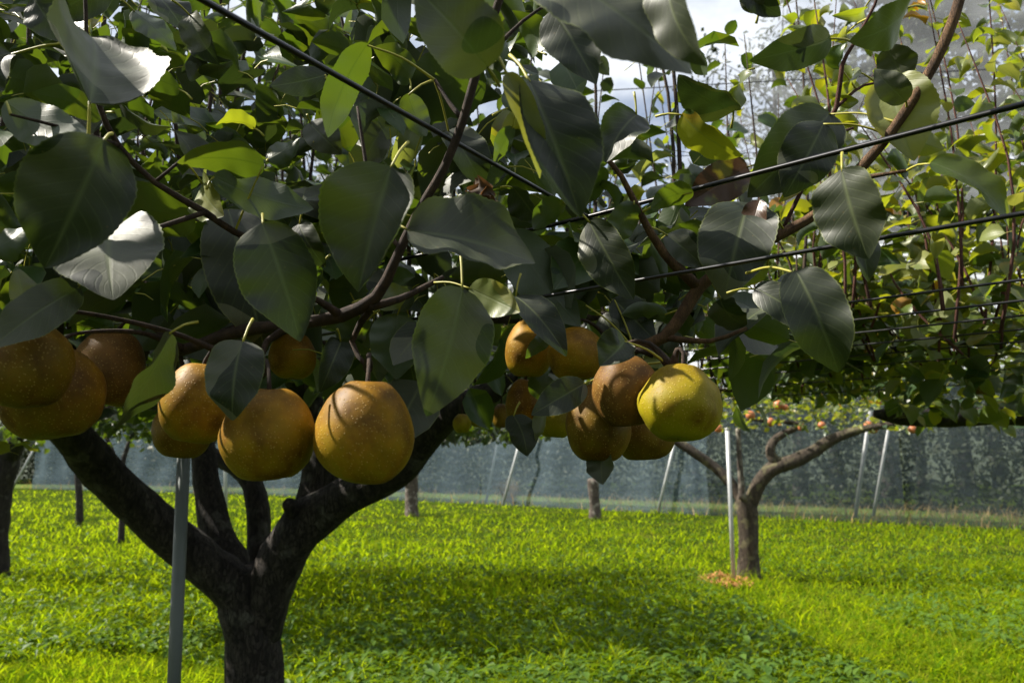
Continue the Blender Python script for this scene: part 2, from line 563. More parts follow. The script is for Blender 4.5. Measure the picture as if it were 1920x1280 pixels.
# dry strip of ground outside the net
bv, bf = [], []
for i, p in enumerate(FENCE):
    nrm = Vector((0.35, 1, 0)).normalized()
    for q in (0.6, 2.4, 7.5):
        a = p + nrm * q
        bv.append((a.x, a.y, 0.006 + 0.012 * q))
    if i:
        k = i * 3
        bf += [(k - 3, k, k + 1, k - 2), (k - 2, k + 1, k + 2, k - 1)]
b = link('dry_bank', new_mesh('dry_bank', bv, bf, [M['bank']]))
b['kind'] = 'structure'

# ------------------------------------------------------------------ grass
def blades(nb, sampler, hmin, hmax, wfun, mat, name, lean=0.6, label=None):
    x, y = sampler(nb)
    h = RNG.uniform(hmin, hmax, nb)
    cl = np.array([mnoise.noise(Vector((a * 0.9, b * 0.9, 0.0))) for a, b in zip(x, y)])
    c2 = np.array([mnoise.noise(Vector((a * 3.5, b * 3.5, 7.0))) for a, b in zip(x, y)])
    h *= np.clip(1 + 0.6 * cl + 0.7 * c2, 0.35, 2)
    gz = np.array([gh(a, b) for a, b in zip(x, y)])
    w = wfun(y) * RNG.uniform(0.7, 1.3, nb)
    an = RNG.uniform(0, 2 * np.pi, nb)
    ld = RNG.uniform(0, 2 * np.pi, nb)
    le = RNG.uniform(0.3, lean, nb) * h
    T = np.array([0.0, 0.45, 0.8, 1.0])
    V = np.zeros((nb, 7, 3), dtype=np.float32)
    k = 0
    for t in T:
        cx = x + np.cos(ld) * le * t * t
        cyy = y + np.sin(ld) * le * t * t
        cz = gz + h * (t - np.minimum(0.28 * (le / h), 0.62) * t * t)
        ww = w * (1 - t ** 1.6) * 0.5
        if t < 1:
            for s in (-1, 1):
                V[:, k, 0] = cx + s * np.cos(an) * ww
                V[:, k, 1] = cyy + s * np.sin(an) * ww
                V[:, k, 2] = cz
                k += 1
        else:
            V[:, k, 0], V[:, k, 1], V[:, k, 2] = cx, cyy, cz
    tri = np.array([[0, 1, 3], [0, 3, 2], [2, 3, 5], [2, 5, 4], [4, 5, 6]])
    F = (np.arange(nb)[:, None, None] * 7 + tri[None]).reshape(-1, 3)
    o = link(name, new_mesh(name, V.reshape(-1, 3), F, [mat]))
    o['kind'] = 'stuff'
    if label:
        o['label'] = label
    return o


def grass_sampler(nb):
    X = np.empty(0)
    Y = np.empty(0)
    while len(X) < nb:
        py = RNG.uniform(918, 1360, nb)
        d = CAMZ * FPX / (py - HOR) * 1.0
        yy = d
        xx = RNG.uniform(-1, 1, nb) * (0.78 * d + 1.2)
        fy = np.interp(xx, [p.x for p in FENCE], [p.y for p in FENCE])
        ok = yy < fy + 5.0
        X = np.concatenate([X, xx[ok]])
        Y = np.concatenate([Y, yy[ok]])
    return X[:nb], Y[:nb]


blades(105000, grass_sampler, 0.07, 0.18, lambda y: 0.0105 + 0.0010 * y, M['grass'], 'grass', lean=2.3,
       label='bright green lawn grass under the pear trees')
tall = blades(5000, grass_sampler, 0.16, 0.27, lambda y: 0.005 + 0.0005 * y, M['grass'], 'tall_grass', lean=1.1,
              label='longer grass blades standing out of the lawn')


def fence_sampler(nb):
    t = RNG.uniform(0, len(FENCE) - 1.001, nb)
    i = t.astype(int)
    fx = np.array([p.x for p in FENCE])
    fy = np.array([p.y for p in FENCE])
    x = fx[i] + (fx[i + 1] - fx[i]) * (t - i)
    y = fy[i] + (fy[i + 1] - fy[i]) * (t - i)
    o = RNG.uniform(-0.4, 6.5, nb)
    return x + o * 0.35, y + o


blades(3500, fence_sampler, 0.1, 0.45, lambda y: 0.01 + 0.0006 * y, M['dry'], 'dry_grass', lean=0.9,
       label='straw coloured dry grass along the foot of the netting')

# broad-leaved ground cover nearest the camera
nc = 42000
py = RNG.uniform(960, 1370, nc)
keep = RNG.uniform(0, 1, nc) < np.interp(py, [960, 1060, 1200], [0.15, 0.5, 1.0])
py = py[keep]
nc = len(py)
cyy = CAMZ * FPX / (py - HOR)
cxx = RNG.uniform(-1, 1, nc) * (0.78 * cyy + 1.0)
patch = np.array([mnoise.noise(Vector((a * 0.5, b * 0.5, 5.0))) for a, b in zip(cxx, cyy)])
kp = patch > -0.25
cxx, cyy = cxx[kp], cyy[kp]
nc = len(cxx)
czz = np.array([gh(a, b) for a, b in zip(cxx, cyy)]) + RNG.uniform(0.04, 0.13, nc)
an = RNG.uniform(0, 2 * np.pi, nc)
pt = RNG.uniform(-0.6, 0.7, nc)
ln = RNG.uniform(0.045, 0.125, nc)
wd = ln * RNG.uniform(0.32, 0.5, nc)
rl = RNG.uniform(-0.5, 0.5, nc)
D = np.stack([np.cos(an) * np.cos(pt), np.sin(an) * np.cos(pt), np.sin(pt)], 1)
S = np.stack([-np.sin(an) * np.cos(rl), np.cos(an) * np.cos(rl), np.sin(rl)], 1)
B0 = np.stack([cxx, cyy, czz], 1)
up = np.array([0, 0, 1.0])
VV = np.zeros((nc, 8, 3), dtype=np.float32)
for k, (t, wv, z) in enumerate(((0.0, 0, 0), (0.3, .9, .10), (0.3, 0, 0), (0.3, -.9, .10), (0.65, .75, .02), (0.65, 0, -0.06), (0.65, -.75, .02), (1.0, 0, -.2))):
    VV[:, k] = B0 + D * (t * ln)[:, None] + S * (wv * wd * 0.5)[:, None] + up * (z * ln)[:, None]
tri = np.array([[0, 2, 1], [0, 3, 2], [1, 2, 5], [1, 5, 4], [2, 3, 6], [2, 6, 5], [4, 5, 7], [5, 6, 7]])
FF = (np.arange(nc)[:, None, None] * 8 + tri[None]).reshape(-1, 3)
gc = link('ground_cover', new_mesh('ground_cover', VV.reshape(-1, 3), FF, [M['cover']]))
gc['kind'] = 'stuff'
gc['label'] = 'broad leaved low weeds growing among the lawn in front'

# ------------------------------------------------------------------ leaves
def leaf_arrays(nl, nw, w, fold, bend, curl, wav, seed, pet=0.3, asym=0.0, twist=0.0, foldR=None):
    """unit-length pear leaf: base at the origin, along +y, upper face +z; returns verts, quads, uv, material index.
    fold: how far each half rises from the midrib (degrees), bend: how far the leaf curves down (degrees)"""
    foldR = fold if foldR is None else foldR
    ts = np.linspace(0, 1, nl + 1)
    prof = (ts ** 0.5) * ((1 - ts) ** 0.74) * (1 - 0.42 * np.clip((ts - 0.68) / 0.32, 0, 1) ** 1.0 * (1 - 0.3 * ts))
    prof = prof / prof.max()
    if nl > 20:
        prof = prof * (1 + 0.012 * np.where(np.arange(nl + 1) % 2, 1, -1))
    prof[0] = 0.05
    prof[-1] = 0.012
    a = -R(bend) * (ts - 0.15)
    dy, dz = np.cos(a), np.sin(a)
    cyv = np.concatenate([[0], np.cumsum((dy[1:] + dy[:-1]) / 2 / nl)])
    czv = np.concatenate([[0], np.cumsum((dz[1:] + dz[:-1]) / 2 / nl)])
    ca = math.atan2(czv[-1], cyv[-1])
    sc = 1 / math.hypot(cyv[-1], czv[-1])
    V, UV = [], []
    us = np.linspace(-1, 1, nw + 1)
    for i, t in enumerate(ts):
        hw = prof[i] * w * 0.5
        for u in us:
            f = R(fold if u < 0 else foldR)
            au = abs(u)
            ff = f * (0.25 + 0.75 * au)                        # rounded V
            lx = u * hw * math.cos(ff) * (1 + asym * (1 if u > 0 else -1))
            lz = au * hw * math.sin(ff) - curl * au ** 2 * hw
            hw2 = hw
            lz += wav * hw * au * math.sin(t * 9 + seed * 1.7 + (2.1 if u > 0 else 0)) + wav * 0.4 * hw * au * math.sin(t * 23 + seed * 3.1 + u)
            if twist:
                tw = R(twist) * (t - 0.4)
                lx, lz = lx * math.cos(tw) - lz * math.sin(tw), lx * math.sin(tw) + lz * math.cos(tw)
            y = cyv[i] - math.sin(a[i]) * lz
            z = czv[i] + math.cos(a[i]) * lz
            y2 = (y * math.cos(-ca) - z * math.sin(-ca)) * sc
            z2 = (y * math.sin(-ca) + z * math.cos(-ca)) * sc
            V.append((lx * sc, y2, z2))
            UV.append((u * 0.5 + 0.5, t))
    F, MI = [], []
    for i in range(nl):
        for k in range(nw):
            b0 = i * (nw + 1) + k
            F.append((b0, b0 + 1, b0 + nw + 2, b0 + nw + 1))
            MI.append(0)
    if pet:
        r = 0.011
        b0 = len(V)
        pts = [(0, 0.02, 0.0), (0, -pet * 0.5, 0.03 * pet), (0, -pet, -0.12 * pet)]
        for p in pts:
            for k in range(3):
                an = 2 * math.pi * k / 3
                V.append((p[0] + r * math.cos(an), p[1], p[2] + r * math.sin(an)))
                UV.append((0.5, 0.0))
        for i in range(2):
            for k in range(3):
                k2 = (k + 1) % 3
                F.append((b0 + i * 3 + k, b0 + i * 3 + k2, b0 + i * 3 + 3 + k2, b0 + i * 3 + 3 + k))
                MI.append(1)
    return np.array(V), F, np.array(UV), MI


VARI = []
vr = random.Random(3)
for i in range(7):
    VARI.append(leaf_arrays(5, 4, vr.uniform(0.62, 0.76), vr.uniform(8, 34), vr.uniform(15, 75), vr.uniform(0, 0.2), vr.uniform(0.05, 0.16), i * 2.3, pet=vr.uniform(0.28, 0.45), twist=vr.uniform(-25, 25)))
CURLED = []
for i in range(6):
    CURLED.append(leaf_arrays(6, 4, vr.uniform(0.58, 0.7), vr.uniform(30, 62), vr.uniform(70, 135), vr.uniform(-0.15, 0.1), vr.uniform(0.08, 0.2), i * 1.9, pet=vr.uniform(0.28, 0.45), twist=vr.uniform(-45, 45)))
SMALL = []
for i in range(4):
    SMALL.append(leaf_arrays(3, 2, 0.66, vr.uniform(10, 40), vr.uniform(10, 70), 0.0, 0.1, i * 2.0, pet=0))
LEAFMESH = {}


def leaf_mesh(kind, i, mat):
    key = (kind, i, mat)
    if key not in LEAFMESH:
        V, F, UV, MI = {'v': VARI, 'c': CURLED, 's': SMALL}[kind][i]
        LEAFMESH[key] = new_mesh('leaf', V, F, [M[mat], M['petiole']], UV, True, MI)
    return LEAFMESH[key]


def leaf_matrix(base, d, nrm, size):
    d = Vector(d).normalized()
    nrm = Vector(nrm)
    nrm = (nrm - d * nrm.dot(d))
    if nrm.length < 1e-4:
        nrm = d.orthogonal()
    nrm.normalize()
    x = d.cross(nrm)
    m3 = Matrix((x * size, d * size, nrm * size)).transposed()
    return Matrix.Translation(base) @ m3.to_4x4()


# gaps in the foliage through which the sun reaches fruit and leaves: (point, radius)
GAPS = [(P(640, 762, .69), .034), (P(335, 735, .82), .026), (P(1232, 745, .77), .055), (P(1120, 765, .84), .02), (P(965, 635, 1.06), .024),
        (P(215, 95, .64), .04), (P(718, 420, .66), .05), (P(262, 505, .7), .04), (P(545, 530, .69), .03),
        (P(952, 215, .6), .04), (P(850, 70, .57), .035), (P(1632, 440, .76), .03), (P(1130, 110, .68), .03), (P(830, 440, .69), .025),
        (P(1740, 200, .84), .05), (P(1420, 430, .77), .03), (P(1575, 560, .71), .03), (P(640, 590, .88), .03), (P(1600, 330, .93), .05)]


def in_gap(c, grow=0.04):
    for q, r_ in GAPS:
        v = c - q
        t = v.dot(SUNV)
        if t > 0.02 and (v - SUNV * t).length < r_ + grow:
            return True
    return False


def place_leaves(root, leaves, limit=300, min_px=9):
    """leaves: list of (matrix, kind, variant, material). The largest in view become parts, the rest one part of kind stuff"""
    off = Matrix.Translation(-root.location)
    leaves = [lf for lf in leaves if not in_gap(lf[0] @ Vector((0, 0.5, 0)))]
    sc = []
    for i, (mt, kd, v, ma) in enumerate(leaves):
        c = mt @ Vector((0, 0.5, 0))
        q = proj(c)
        s = 0
        if q and -30 < q[0] < 1950 and -30 < q[1] < 1310:
            s = mt.col[1].length / q[2] * FPX
        sc.append((s, i))
    sc.sort(reverse=True)
    single = [i for s, i in sc[:limit] if s > min_px]
    ss = set(single)
    for i in single:
        mt, kd, v, ma = leaves[i]
        link('leaf', leaf_mesh(kd, v, ma), root, mat=off @ mt)
    bymat = {}
    for i, lf in enumerate(leaves):
        if i not in ss:
            bymat.setdefault(lf[3], []).append(lf)
    mats = list(bymat)
    if not mats:
        return
    VV, FF, UU, MM = [], [], [], []
    nb = 0
    for mi, ma in enumerate(mats):
        for mt, kd, v, _ in bymat[ma]:
            V, F, UV, MI = {'v': VARI, 'c': CURLED, 's': SMALL}[kd][v]
            a = np.array(off @ mt)
            VV.append(V @ a[:3, :3].T + a[:3, 3])
            FF.append(np.array(F) + nb)
            UU.append(UV)
            MM.append(np.where(np.array(MI) == 0, mi, len(mats)))
            nb += len(V)
    me = new_mesh('foliage', np.concatenate(VV), np.concatenate(FF), [M[x] for x in mats] + [M['petiole']], np.concatenate(UU), True, np.concatenate(MM))
    o = link('foliage', me, root)
    o['kind'] = 'stuff'


def rand_leaf(rng, pos, az, size, mat, kind='v', elev=(-0.9, 0.5), roll=0.7):
    e = rng.uniform(*elev)
    d = Vector((math.cos(az) * math.cos(e), math.sin(az) * math.cos(e), math.sin(e)))
    up = Vector((0, 0, 1)) + Vector((rng.gauss(0, roll), rng.gauss(0, roll), rng.gauss(0, roll * 0.5)))
    n_ = {'v': 7, 'c': 6, 's': 4}[kind]
    return (leaf_matrix(pos + d * size * 0.3, d, up, size), kind, rng.randrange(n_), mat)


def pick(rng, table):
    r = rng.random()
    for p, v in table:
        if r < p:
            return v
        r -= p
    return table[-1][1]


def shoot(root, rng, base, height, lean, leaves, size, mats, kind='v', bark='twig', r0=0.006, step=0.055, lo=0.1, name='shoot', curlp=0.0):
    """an upright water shoot with leaves in a spiral"""
    pts = [Vector(base)]
    k = 4
    wob = Vector((rng.uniform(-1, 1), rng.uniform(-1, 1), 0)) * 0.07
    for i in range(1, k + 1):
        t = i / k
        pts.append(Vector(base) + Vector((lean[0] * t, lean[1] * t, height * t)) + wob * math.sin(t * 4))
    rad = [r0 * (1 - 0.75 * i / k) for i in range(k + 1)]
    tube(name, pts, rad, M[bark], root, sides=5, step=height / 6)
    az = rng.uniform(0, 6.28)
    s = lo
    while s < height:
        t = s / height
        i = min(int(t * k), k - 1)
        f = t * k - i
        p = pts[i].lerp(pts[i + 1], f)
        az += 2.4 + rng.uniform(-0.5, 0.5)
        kd = 'c' if rng.random() < curlp else kind
        sz = size * rng.uniform(0.75, 1.2) * (1 - 0.35 * t)
        leaves.append(rand_leaf(rng, p, az, sz, pick(rng, mats), kd))
        s += step * rng.uniform(0.7, 1.4)
    return pts


def mat_layer(rng, leaves, xr, yr, zr, count, size, mats, kind='v', curlp=0.0, mask=None, elev=(-1.1, 0.5)):
    """leaves of the flat, trained part of a crown"""
    k = 0
    tries = 0
    while k < count and tries < count * 20:
        tries += 1
        x, y = rng.uniform(*xr), rng.uniform(*yr)
        if mask and not mask(x, y):
            continue
        if mnoise.noise(Vector((x * 1.5, y * 1.5, 9))) < rng.uniform(-0.7, 0.2):
            continue
        z = rng.uniform(*zr)
        kd = 'c' if rng.random() < curlp else kind
        leaves.append(rand_leaf(rng, Vector((x, y, z)), rng.uniform(0, 6.28), size * rng.uniform(0.7, 1.2), pick(rng, mats), kd, elev=elev))
        k += 1


# ================================================================== BIG STRUCTURE: nets
ROOF = 4.2


def sheet(name, x0, x1, y0, y1, nx, ny, mat, z, amp, wl, label, seed, group=None):
    V, F = [], []
    for j in range(ny + 1):
        for i in range(nx + 1):
            x = x0 + (x1 - x0) * i / nx
            y = y0 + (y1 - y0) * j / ny
            w = mnoise.noise(Vector((x * 0.25, y * 0.25, seed)))
            zz = z + 0.18 * w + amp * math.sin(y / wl * 6.283 + 2.5 * mnoise.noise(Vector((x * 0.4, y * 0.6, seed + 3)))) * (0.5 + mnoise.noise(Vector((x * 0.2, y * 0.3, seed + 7))))
            zz += 0.12 * mnoise.noise(Vector((x * 1.2, y * 1.2, seed + 11)))
            V.append((x, y + 0.1 * mnoise.noise(Vector((x * 0.7, y * 0.2, seed))), zz))
    for j in range(ny):
        for i in range(nx):
            a = j * (nx + 1) + i
            F.append((a, a + 1, a + nx + 2, a + nx + 1))
    o = link(name, new_mesh(name, V, F, [mat]))
    tag(o, label, 'net', group)
    return o


sheet('roof_net', -22, 0.75, -3, 9.0, 90, 90, M['roof'], ROOF, 0.05, 0.9, 'sheet of white bird netting overhead on the left, left of the open sky gap', 1.0)
sheet('roof_net', 1.55, 20, -3, 8.2, 70, 90, M['roof'], ROOF, 0.05, 0.8, 'sheet of white bird netting overhead at upper right, right of the open sky gap', 2.0)
sheet('roof_net', -26, 22, 9.05, 24, 130, 200, M['roof_fold'], ROOF, 0.11, 0.55, 'white netting gathered in rippled horizontal folds behind the pear leaves', 3.0)


def wall(a, b, name, label, seed, top=ROOF, group=None):
    L = (b - a).length
    nx, nz = max(30, int(L * 4)), 10
    d = (b - a).normalized()
    nrm = Vector((-d.y, d.x, 0))
    V, F = [], []
    for j in range(nz + 1):
        for i in range(nx + 1):
            s = L * i / nx
            p = a + d * s
            zz = top * j / nz - (0.03 if j == 0 else 0)
            o_ = 0.04 * math.sin(s * 3.1 + 2 * mnoise.noise(Vector((s * 0.3, zz * 0.6, seed)))) + 0.16 * mnoise.noise(Vector((s * 0.5, zz * 1.2, seed + 2)))
            p = p + nrm * o_ * (0.4 + 0.6 * math.sin(j / nz * 3.14))
            V.append((p.x, p.y, zz))
    for j in range(nz):
        for i in range(nx):
            q = j * (nx + 1) + i
            F.append((q, q + 1, q + nx + 2, q + nx + 1))
    o = link(name, new_mesh(name, V, F, [M['side_pale' if 'blue' in label else 'side']]))
    tag(o, label, 'net', group)


wlab = ['', 'blue grey side netting at far left behind the dark trunk',
        'blue grey side netting behind the forked trunk in the left half',
        'blue grey side netting behind the two leaning poles in the middle',
        'grey side netting behind the small pale tree on the right',
        'dark grey side netting at the right end behind the sunny lawn', '']
for i in range(len(FENCE) - 1):
    if wlab[i]:
        wall(FENCE[i], FENCE[i + 1], 'side_net', wlab[i], i * 3.7)

# ================================================================== trees beyond the net
def far_tree_meshes(seed, height):
    rng = random.Random(seed)
    V, F = [], []

    def add(pts, rad, s=5, st=0.8):
        v, f = tube_arrays(pts, rad, s, st, 0.08, 1.5)
        k = len(V)
        V.extend(v)
        F.extend([tuple(a + k for a in q) for q in f])
    top = Vector((rng.uniform(-1, 1), rng.uniform(-1, 1), height * 0.92))
    tr = [Vector((0, 0, -0.3)), Vector((rng.uniform(-.4, .4), 0, height * 0.35)), Vector((rng.uniform(-.8, .8), rng.uniform(-.5, .5), height * 0.65)), top]
    add(tr, [height * 0.016, height * 0.012, height * 0.008, 0.03], 7)
    tips = []
    nbr = 34
    for i in range(nbr):
        t = rng.uniform(0.25, 0.98)
        k = min(int(t * 3), 2)
        p = tr[k].lerp(tr[k + 1], t * 3 - k)
        az = rng.uniform(0, 6.28)
        ln = height * rng.uniform(0.14, 0.3) * (1.15 - 0.6 * t)
        e = rng.uniform(0.1, 0.9)
        d = Vector((math.cos(az) * math.cos(e), math.sin(az) * math.cos(e), math.sin(e)))
        m1 = p + d * ln * 0.5 + Vector((0, 0, -0.04 * ln))
        m2 = p + d * ln + Vector((rng.uniform(-1, 1), rng.uniform(-1, 1), rng.uniform(-0.5, 1))) * 0.12 * ln
        add([p, m1, m2], [0.012 * ln + 0.03, 0.008 * ln + 0.02, 0.012], 4)
        tips += [(m1, 0.13 * ln + 0.2), (m2, 0.2 * ln + 0.3)]
        for _ in range(3):
            q = m1.lerp(m2, rng.random())
            q2 = q + Vector((rng.gauss(0, 1), rng.gauss(0, 1), rng.gauss(0.3, 0.7))) * ln * 0.28
            add([q, q.lerp(q2, 0.5) + Vector((0, 0, 0.05)), q2], [0.025, 0.016, 0.008], 3)
            tips.append((q2, 0.12 * ln + 0.22))
    trunk = new_mesh('trunk', V, F, [M['bark_dark']])
    LV, LF = [], []
    for c, r in tips:
        nn = int(19 * min(2.2, r / 0.6)) + 6
        for _ in range(nn):
            q = c + Vector((rng.gauss(0, r * 0.75), rng.gauss(0, r * 0.75), rng.gauss(0, r * 0.5)))
            s = rng.uniform(0.1, 0.23)
            a1 = Vector((rng.gauss(0, 1), rng.gauss(0, 1), rng.gauss(0, 0.6))).normalized()
            a2 = a1.orthogonal().normalized()
            k = len(LV)
            LV += [q - a1 * s, q + a2 * s * 0.5 + Vector((0, 0, 0.02)), q + a1 * s, q - a2 * s * 0.5]
            LF.append((k, k + 1, k + 2, k + 3))
    crown = new_mesh('crown', LV, LF, [M['leaf_tree']], smooth=False)
    return trunk, crown


ftm = [far_tree_meshes(s, h) for s, h in ((11, 19.0), (12, 23.0), (13, 15.0))]
ft = [(1490, 35, 0, 1.2), (1660, 33, 1, 1.2), (1800, 35, 0, 1.4), (1930, 33, 1, 1.3), (2100, 34, 0, 1.4), (1560, 44, 2, 1.5), (1860, 45, 0, 1.3),
      (1300, 47, 2, 1.0), (1120, 52, 2, 0.9), (930, 46, 0, 1.0), (760, 42, 1, 0.9), (600, 45, 0, 1.1), (440, 50, 1, 1.0), (280, 55, 0, 1.1), (120, 58, 1, 1.0), (-60, 58, 0, 1.1), (1720, 26, 2, 0.8), (860, 60, 1, 1.0)]
for i, (px, d, v, s) in enumerate(ft):
    x = (px - 960) / FPX * d
    o = empty('tall_tree', (x, d, 0), 'tall dark leafy tree standing beyond the white netting', 'tree', 'tall trees beyond the netting')
    o.scale = (s, s, s)
    o.rotation_euler = (0, 0, i * 1.3)
    link('trunk', ftm[v][0], o)
    link('crown', ftm[v][1], o)

# undergrowth, one dark mass beyond the net
nh = 170000
hx = RNG.uniform(-52, 42, nh)
base_y = np.array([fence_y(a) for a in hx]) + 6
hy = base_y + np.abs(RNG.normal(0, 3.0, nh))
hh = 3.2 + 2.2 * np.array([mnoise.noise(Vector((a * 0.22, b_ * 0.2, 4))) for a, b_ in zip(hx, hy)]) + 0.12 * (hy - base_y)
hz = hh * (1 - RNG.uniform(0, 1, nh) ** 1.6)
hs = RNG.uniform(0.05, 0.13, nh)
A1 = RNG.normal(0, 1, (nh, 3))
A1 /= np.linalg.norm(A1, axis=1)[:, None]
A2 = np.cross(A1, RNG.normal(0, 1, (nh, 3)))
A2 /= np.linalg.norm(A2, axis=1)[:, None]
C0 = np.stack([hx, hy, hz], 1)
HV = np.stack([C0 - A1 * hs[:, None], C0 + A2 * hs[:, None] * 0.6, C0 + A1 * hs[:, None], C0 - A2 * hs[:, None] * 0.6], 1).reshape(-1, 3)
HF = np.arange(nh * 4).reshape(-1, 4)
ug = link('undergrowth', new_mesh('undergrowth', HV, HF, [M['leaf_tree']], smooth=False))
ug['kind'] = 'stuff'
ug['label'] = 'dark bushy undergrowth behind the side netting'

# wooded slope far behind
hv, hf = [], []
for j in range(7):
    for i in range(61):
        x = -150 + 300 * i / 60
        y = 62 + j * 14
        hv.append((x, y - 0.25 * x, -0.2 + 14 * (j / 6) ** 0.6 + (2.0 * mnoise.noise(Vector((x * 0.09, j * 0.7, 3))) if j else 0)))
for j in range(6):
    for i in range(60):
        k = j * 61 + i
        hf.append((k, k + 1, k + 62, k + 61))
hl = link('hills', new_mesh('hills', hv, hf, [plain('wooded_slope', (0.035, 0.05, 0.028), 0.95, var=0.7, scale=1.2, bump=0.3)]))
hl['kind'] = 'structure'

# ================================================================== poles
def pole(name, a, b, r, mat, label, group=None, cap=True, cat='pole'):
    a, b = Vector(a), Vector(b)
    root = empty(name, a, label, cat, group)
    tube('pipe', [a, b], [r, r], M[mat], root, sides=12, step=0)
    if cap:
        d = (b - a).normalized()
        tube('cap', [b - d * 0.002, b + d * r * 0.7], [r * 1.18, r * 1.1], M[mat], root, sides=12, step=0)
    return root


TRELLIS = 1.8
gp, gq = P(344, 868, 2.4), P(353, 1280, 2.4)
gq.y = gp.y
gd = (gq - gp) * (gp.z / (gp.z - gq.z))
pole('steel_pole', gp + gd, gp - gd * 0.23, 0.0195, 'steel', 'grey steel trellis pole in the left foreground before the forked trunk')
gp = G(1376, 1092)
pole('steel_pole', (gp.x, gp.y, 0), (gp.x + 0.0, gp.y, 1.87), 0.027, 'steel_pale', 'pale steel pole standing upright beside the small tree on the right')


def strut(xb, yb, xt, yt, r, label, group=None):
    a = G(xb, yb)
    d = a.y * CT - CAMZ * ST
    b_ = P(xt, yt, d)
    pole('brace_pole', a, b_, r * 0.85, 'steel_pale', label, group, cap=False)


strut(911, 942, 945, 770, 0.055, 'left one of two leaning brace poles in front of the middle netting')
strut(942, 948, 985, 790, 0.05, 'right one of two leaning brace poles, beside the dry grass tuft')
strut(1233, 962, 1272, 800, 0.05, 'leaning brace pole below the hanging pear cluster')
strut(1603, 972, 1632, 770, 0.062, 'left one of two leaning brace poles at the right')
strut(1637, 970, 1672, 770, 0.05, 'right one of two leaning brace poles at the right')
strut(22, 918, 80, 812, 0.07, 'leaning brace pole at the far left edge before the netting')
strut(222, 906, 252, 800, 0.07, 'leaning brace pole seen left of the forked tree trunk')
strut(424, 968, 421, 800, 0.055, 'upright pale pole behind the forked trunk, right of the foreground pole')

# ================================================================== pear trees
def limb(root, pts, mat='bark_dark', sides=12, step=0.06, rough=0.16, freq=9.0, name='limb', knob=0.0):
    ps = [p[0] for p in pts]
    rs = [p[1] for p in pts]
    return tube(name, ps, rs, M[mat], root, sides, step, rough, freq, knob)


def PR(x, y, d, wpx):
    return (P(x, y, d), wpx * 0.5 / FPX * d)


# --- the dark forked tree in the left foreground
rng = random.Random(21)
D0 = 3.2
tb = P(478, 1280, D0)
t1 = empty('pear_tree', (tb.x, tb.y, 0), 'dark barked old pear tree forking into thick limbs in the left foreground', 'tree')
limb(t1, [(Vector((tb.x + 0.02, tb.y, -0.05)), 0.155), (Vector((tb.x + 0.01, tb.y, 0.25)), 0.118), PR(478, 1280, D0, 104), PR(470, 1190, D0, 98), PR(462, 1120, D0, 104), PR(458, 1065, D0, 92)],
     name='trunk', sides=18, step=0.04, rough=0.13, freq=10)
limb(t1, [PR(468, 1190, D0 - .0, 70), PR(430, 1095, D0 - .05, 84), PR(345, 1025, D0 - .12, 78), PR(245, 935, D0 - .25, 74), PR(175, 865, D0 - .4, 72), PR(125, 800, D0 - .55, 68), PR(70, 745, D0 - .7, 60), PR(-60, 690, D0 - .85, 50)], sides=14, step=0.05)
limb(t1, [PR(465, 1140, D0 + .04, 50), PR(428, 1050, D0 + .1, 64), PR(400, 975, D0 + .16, 56), PR(385, 900, D0 + .22, 48), PR(380, 840, D0 + .3, 46), PR(350, 770, D0 + .4, 40), PR(290, 700, D0 + .6, 32)], step=0.05, knob=0.6)
limb(t1, [PR(475, 1150, D0 + .1, 40), PR(483, 1050, D0 + .22, 46), PR(484, 960, D0 + .3, 44), PR(472, 905, D0 + .35, 40), PR(440, 874, D0 + .4, 34), PR(395, 852, D0 + .5, 30), PR(330, 815, D0 + .65, 28)], step=0.05)
limb(t1, [PR(485, 1190, D0 + .0, 80), PR(515, 1080, D0 - .02, 84), PR(568, 985, D0 - .05, 88), PR(650, 930, D0 - .1, 70), PR(735, 882, D0 - .2, 74), PR(800, 815, D0 - .32, 64), PR(870, 760, D0 - .45, 50), PR(960, 720, D0 - .55, 40), PR(1080, 690, D0 - .6, 30)], sides=14, step=0.05, knob=0.5)
limb(t1, [PR(560, 1000, D0 + .0, 60), PR(590, 930, D0 + .04, 70), PR(602, 870, D0 + .06, 74), PR(598, 800, D0 + .08, 66), PR(570, 730, D0 + .05, 48), PR(520, 680, D0 - .1, 34)], step=0.05)
limb(t1, [PR(556, 965, D0 - .09, 26), PR(545, 950, D0 - .14, 34), PR(541, 940, D0 - .17, 20)], name='burr', step=0.02, rough=0.3, freq=30)
lv = []
TB = [(0.62, 'leaf'), (0.38, 'leaf_shade_grey')]
# trained wood lying on the wires
for _ in range(16):
    x, y = rng.uniform(-2.6, 0.2), rng.uniform(1.6, 6.2)
    a = rng.uniform(0, 6.28)
    L = rng.uniform(0.5, 1.3)
    z = TRELLIS + rng.uniform(-0.1, 0.06)
    p0 = Vector((x, y, z))
    limb(t1, [(p0, 0.018), (p0 + Vector((math.cos(a), math.sin(a), 0.0)) * L * 0.5 + Vector((0, 0, rng.uniform(-.06, .06))), 0.013), (p0 + Vector((math.cos(a + .3), math.sin(a + .3), 0.02)) * L, 0.007)],
         mat='twig', sides=6, step=0.12, rough=0.1, name='side_branch')
    s = 0.05
    while s < L:
        pp = p0 + Vector((math.cos(a + .15), math.sin(a + .15), 0)) * s
        lv.append(rand_leaf(rng, pp + Vector((0, 0, rng.uniform(-.02, .03))), rng.uniform(0, 6.28), rng.uniform(0.075, 0.115), 'leaf', elev=(-1.2, 0.7)))
        s += 0.035
mat_layer(rng, lv, (-2.6, 0.25), (1.35, 4.2), (1.64, 2.1), 1000, 0.098, TB)
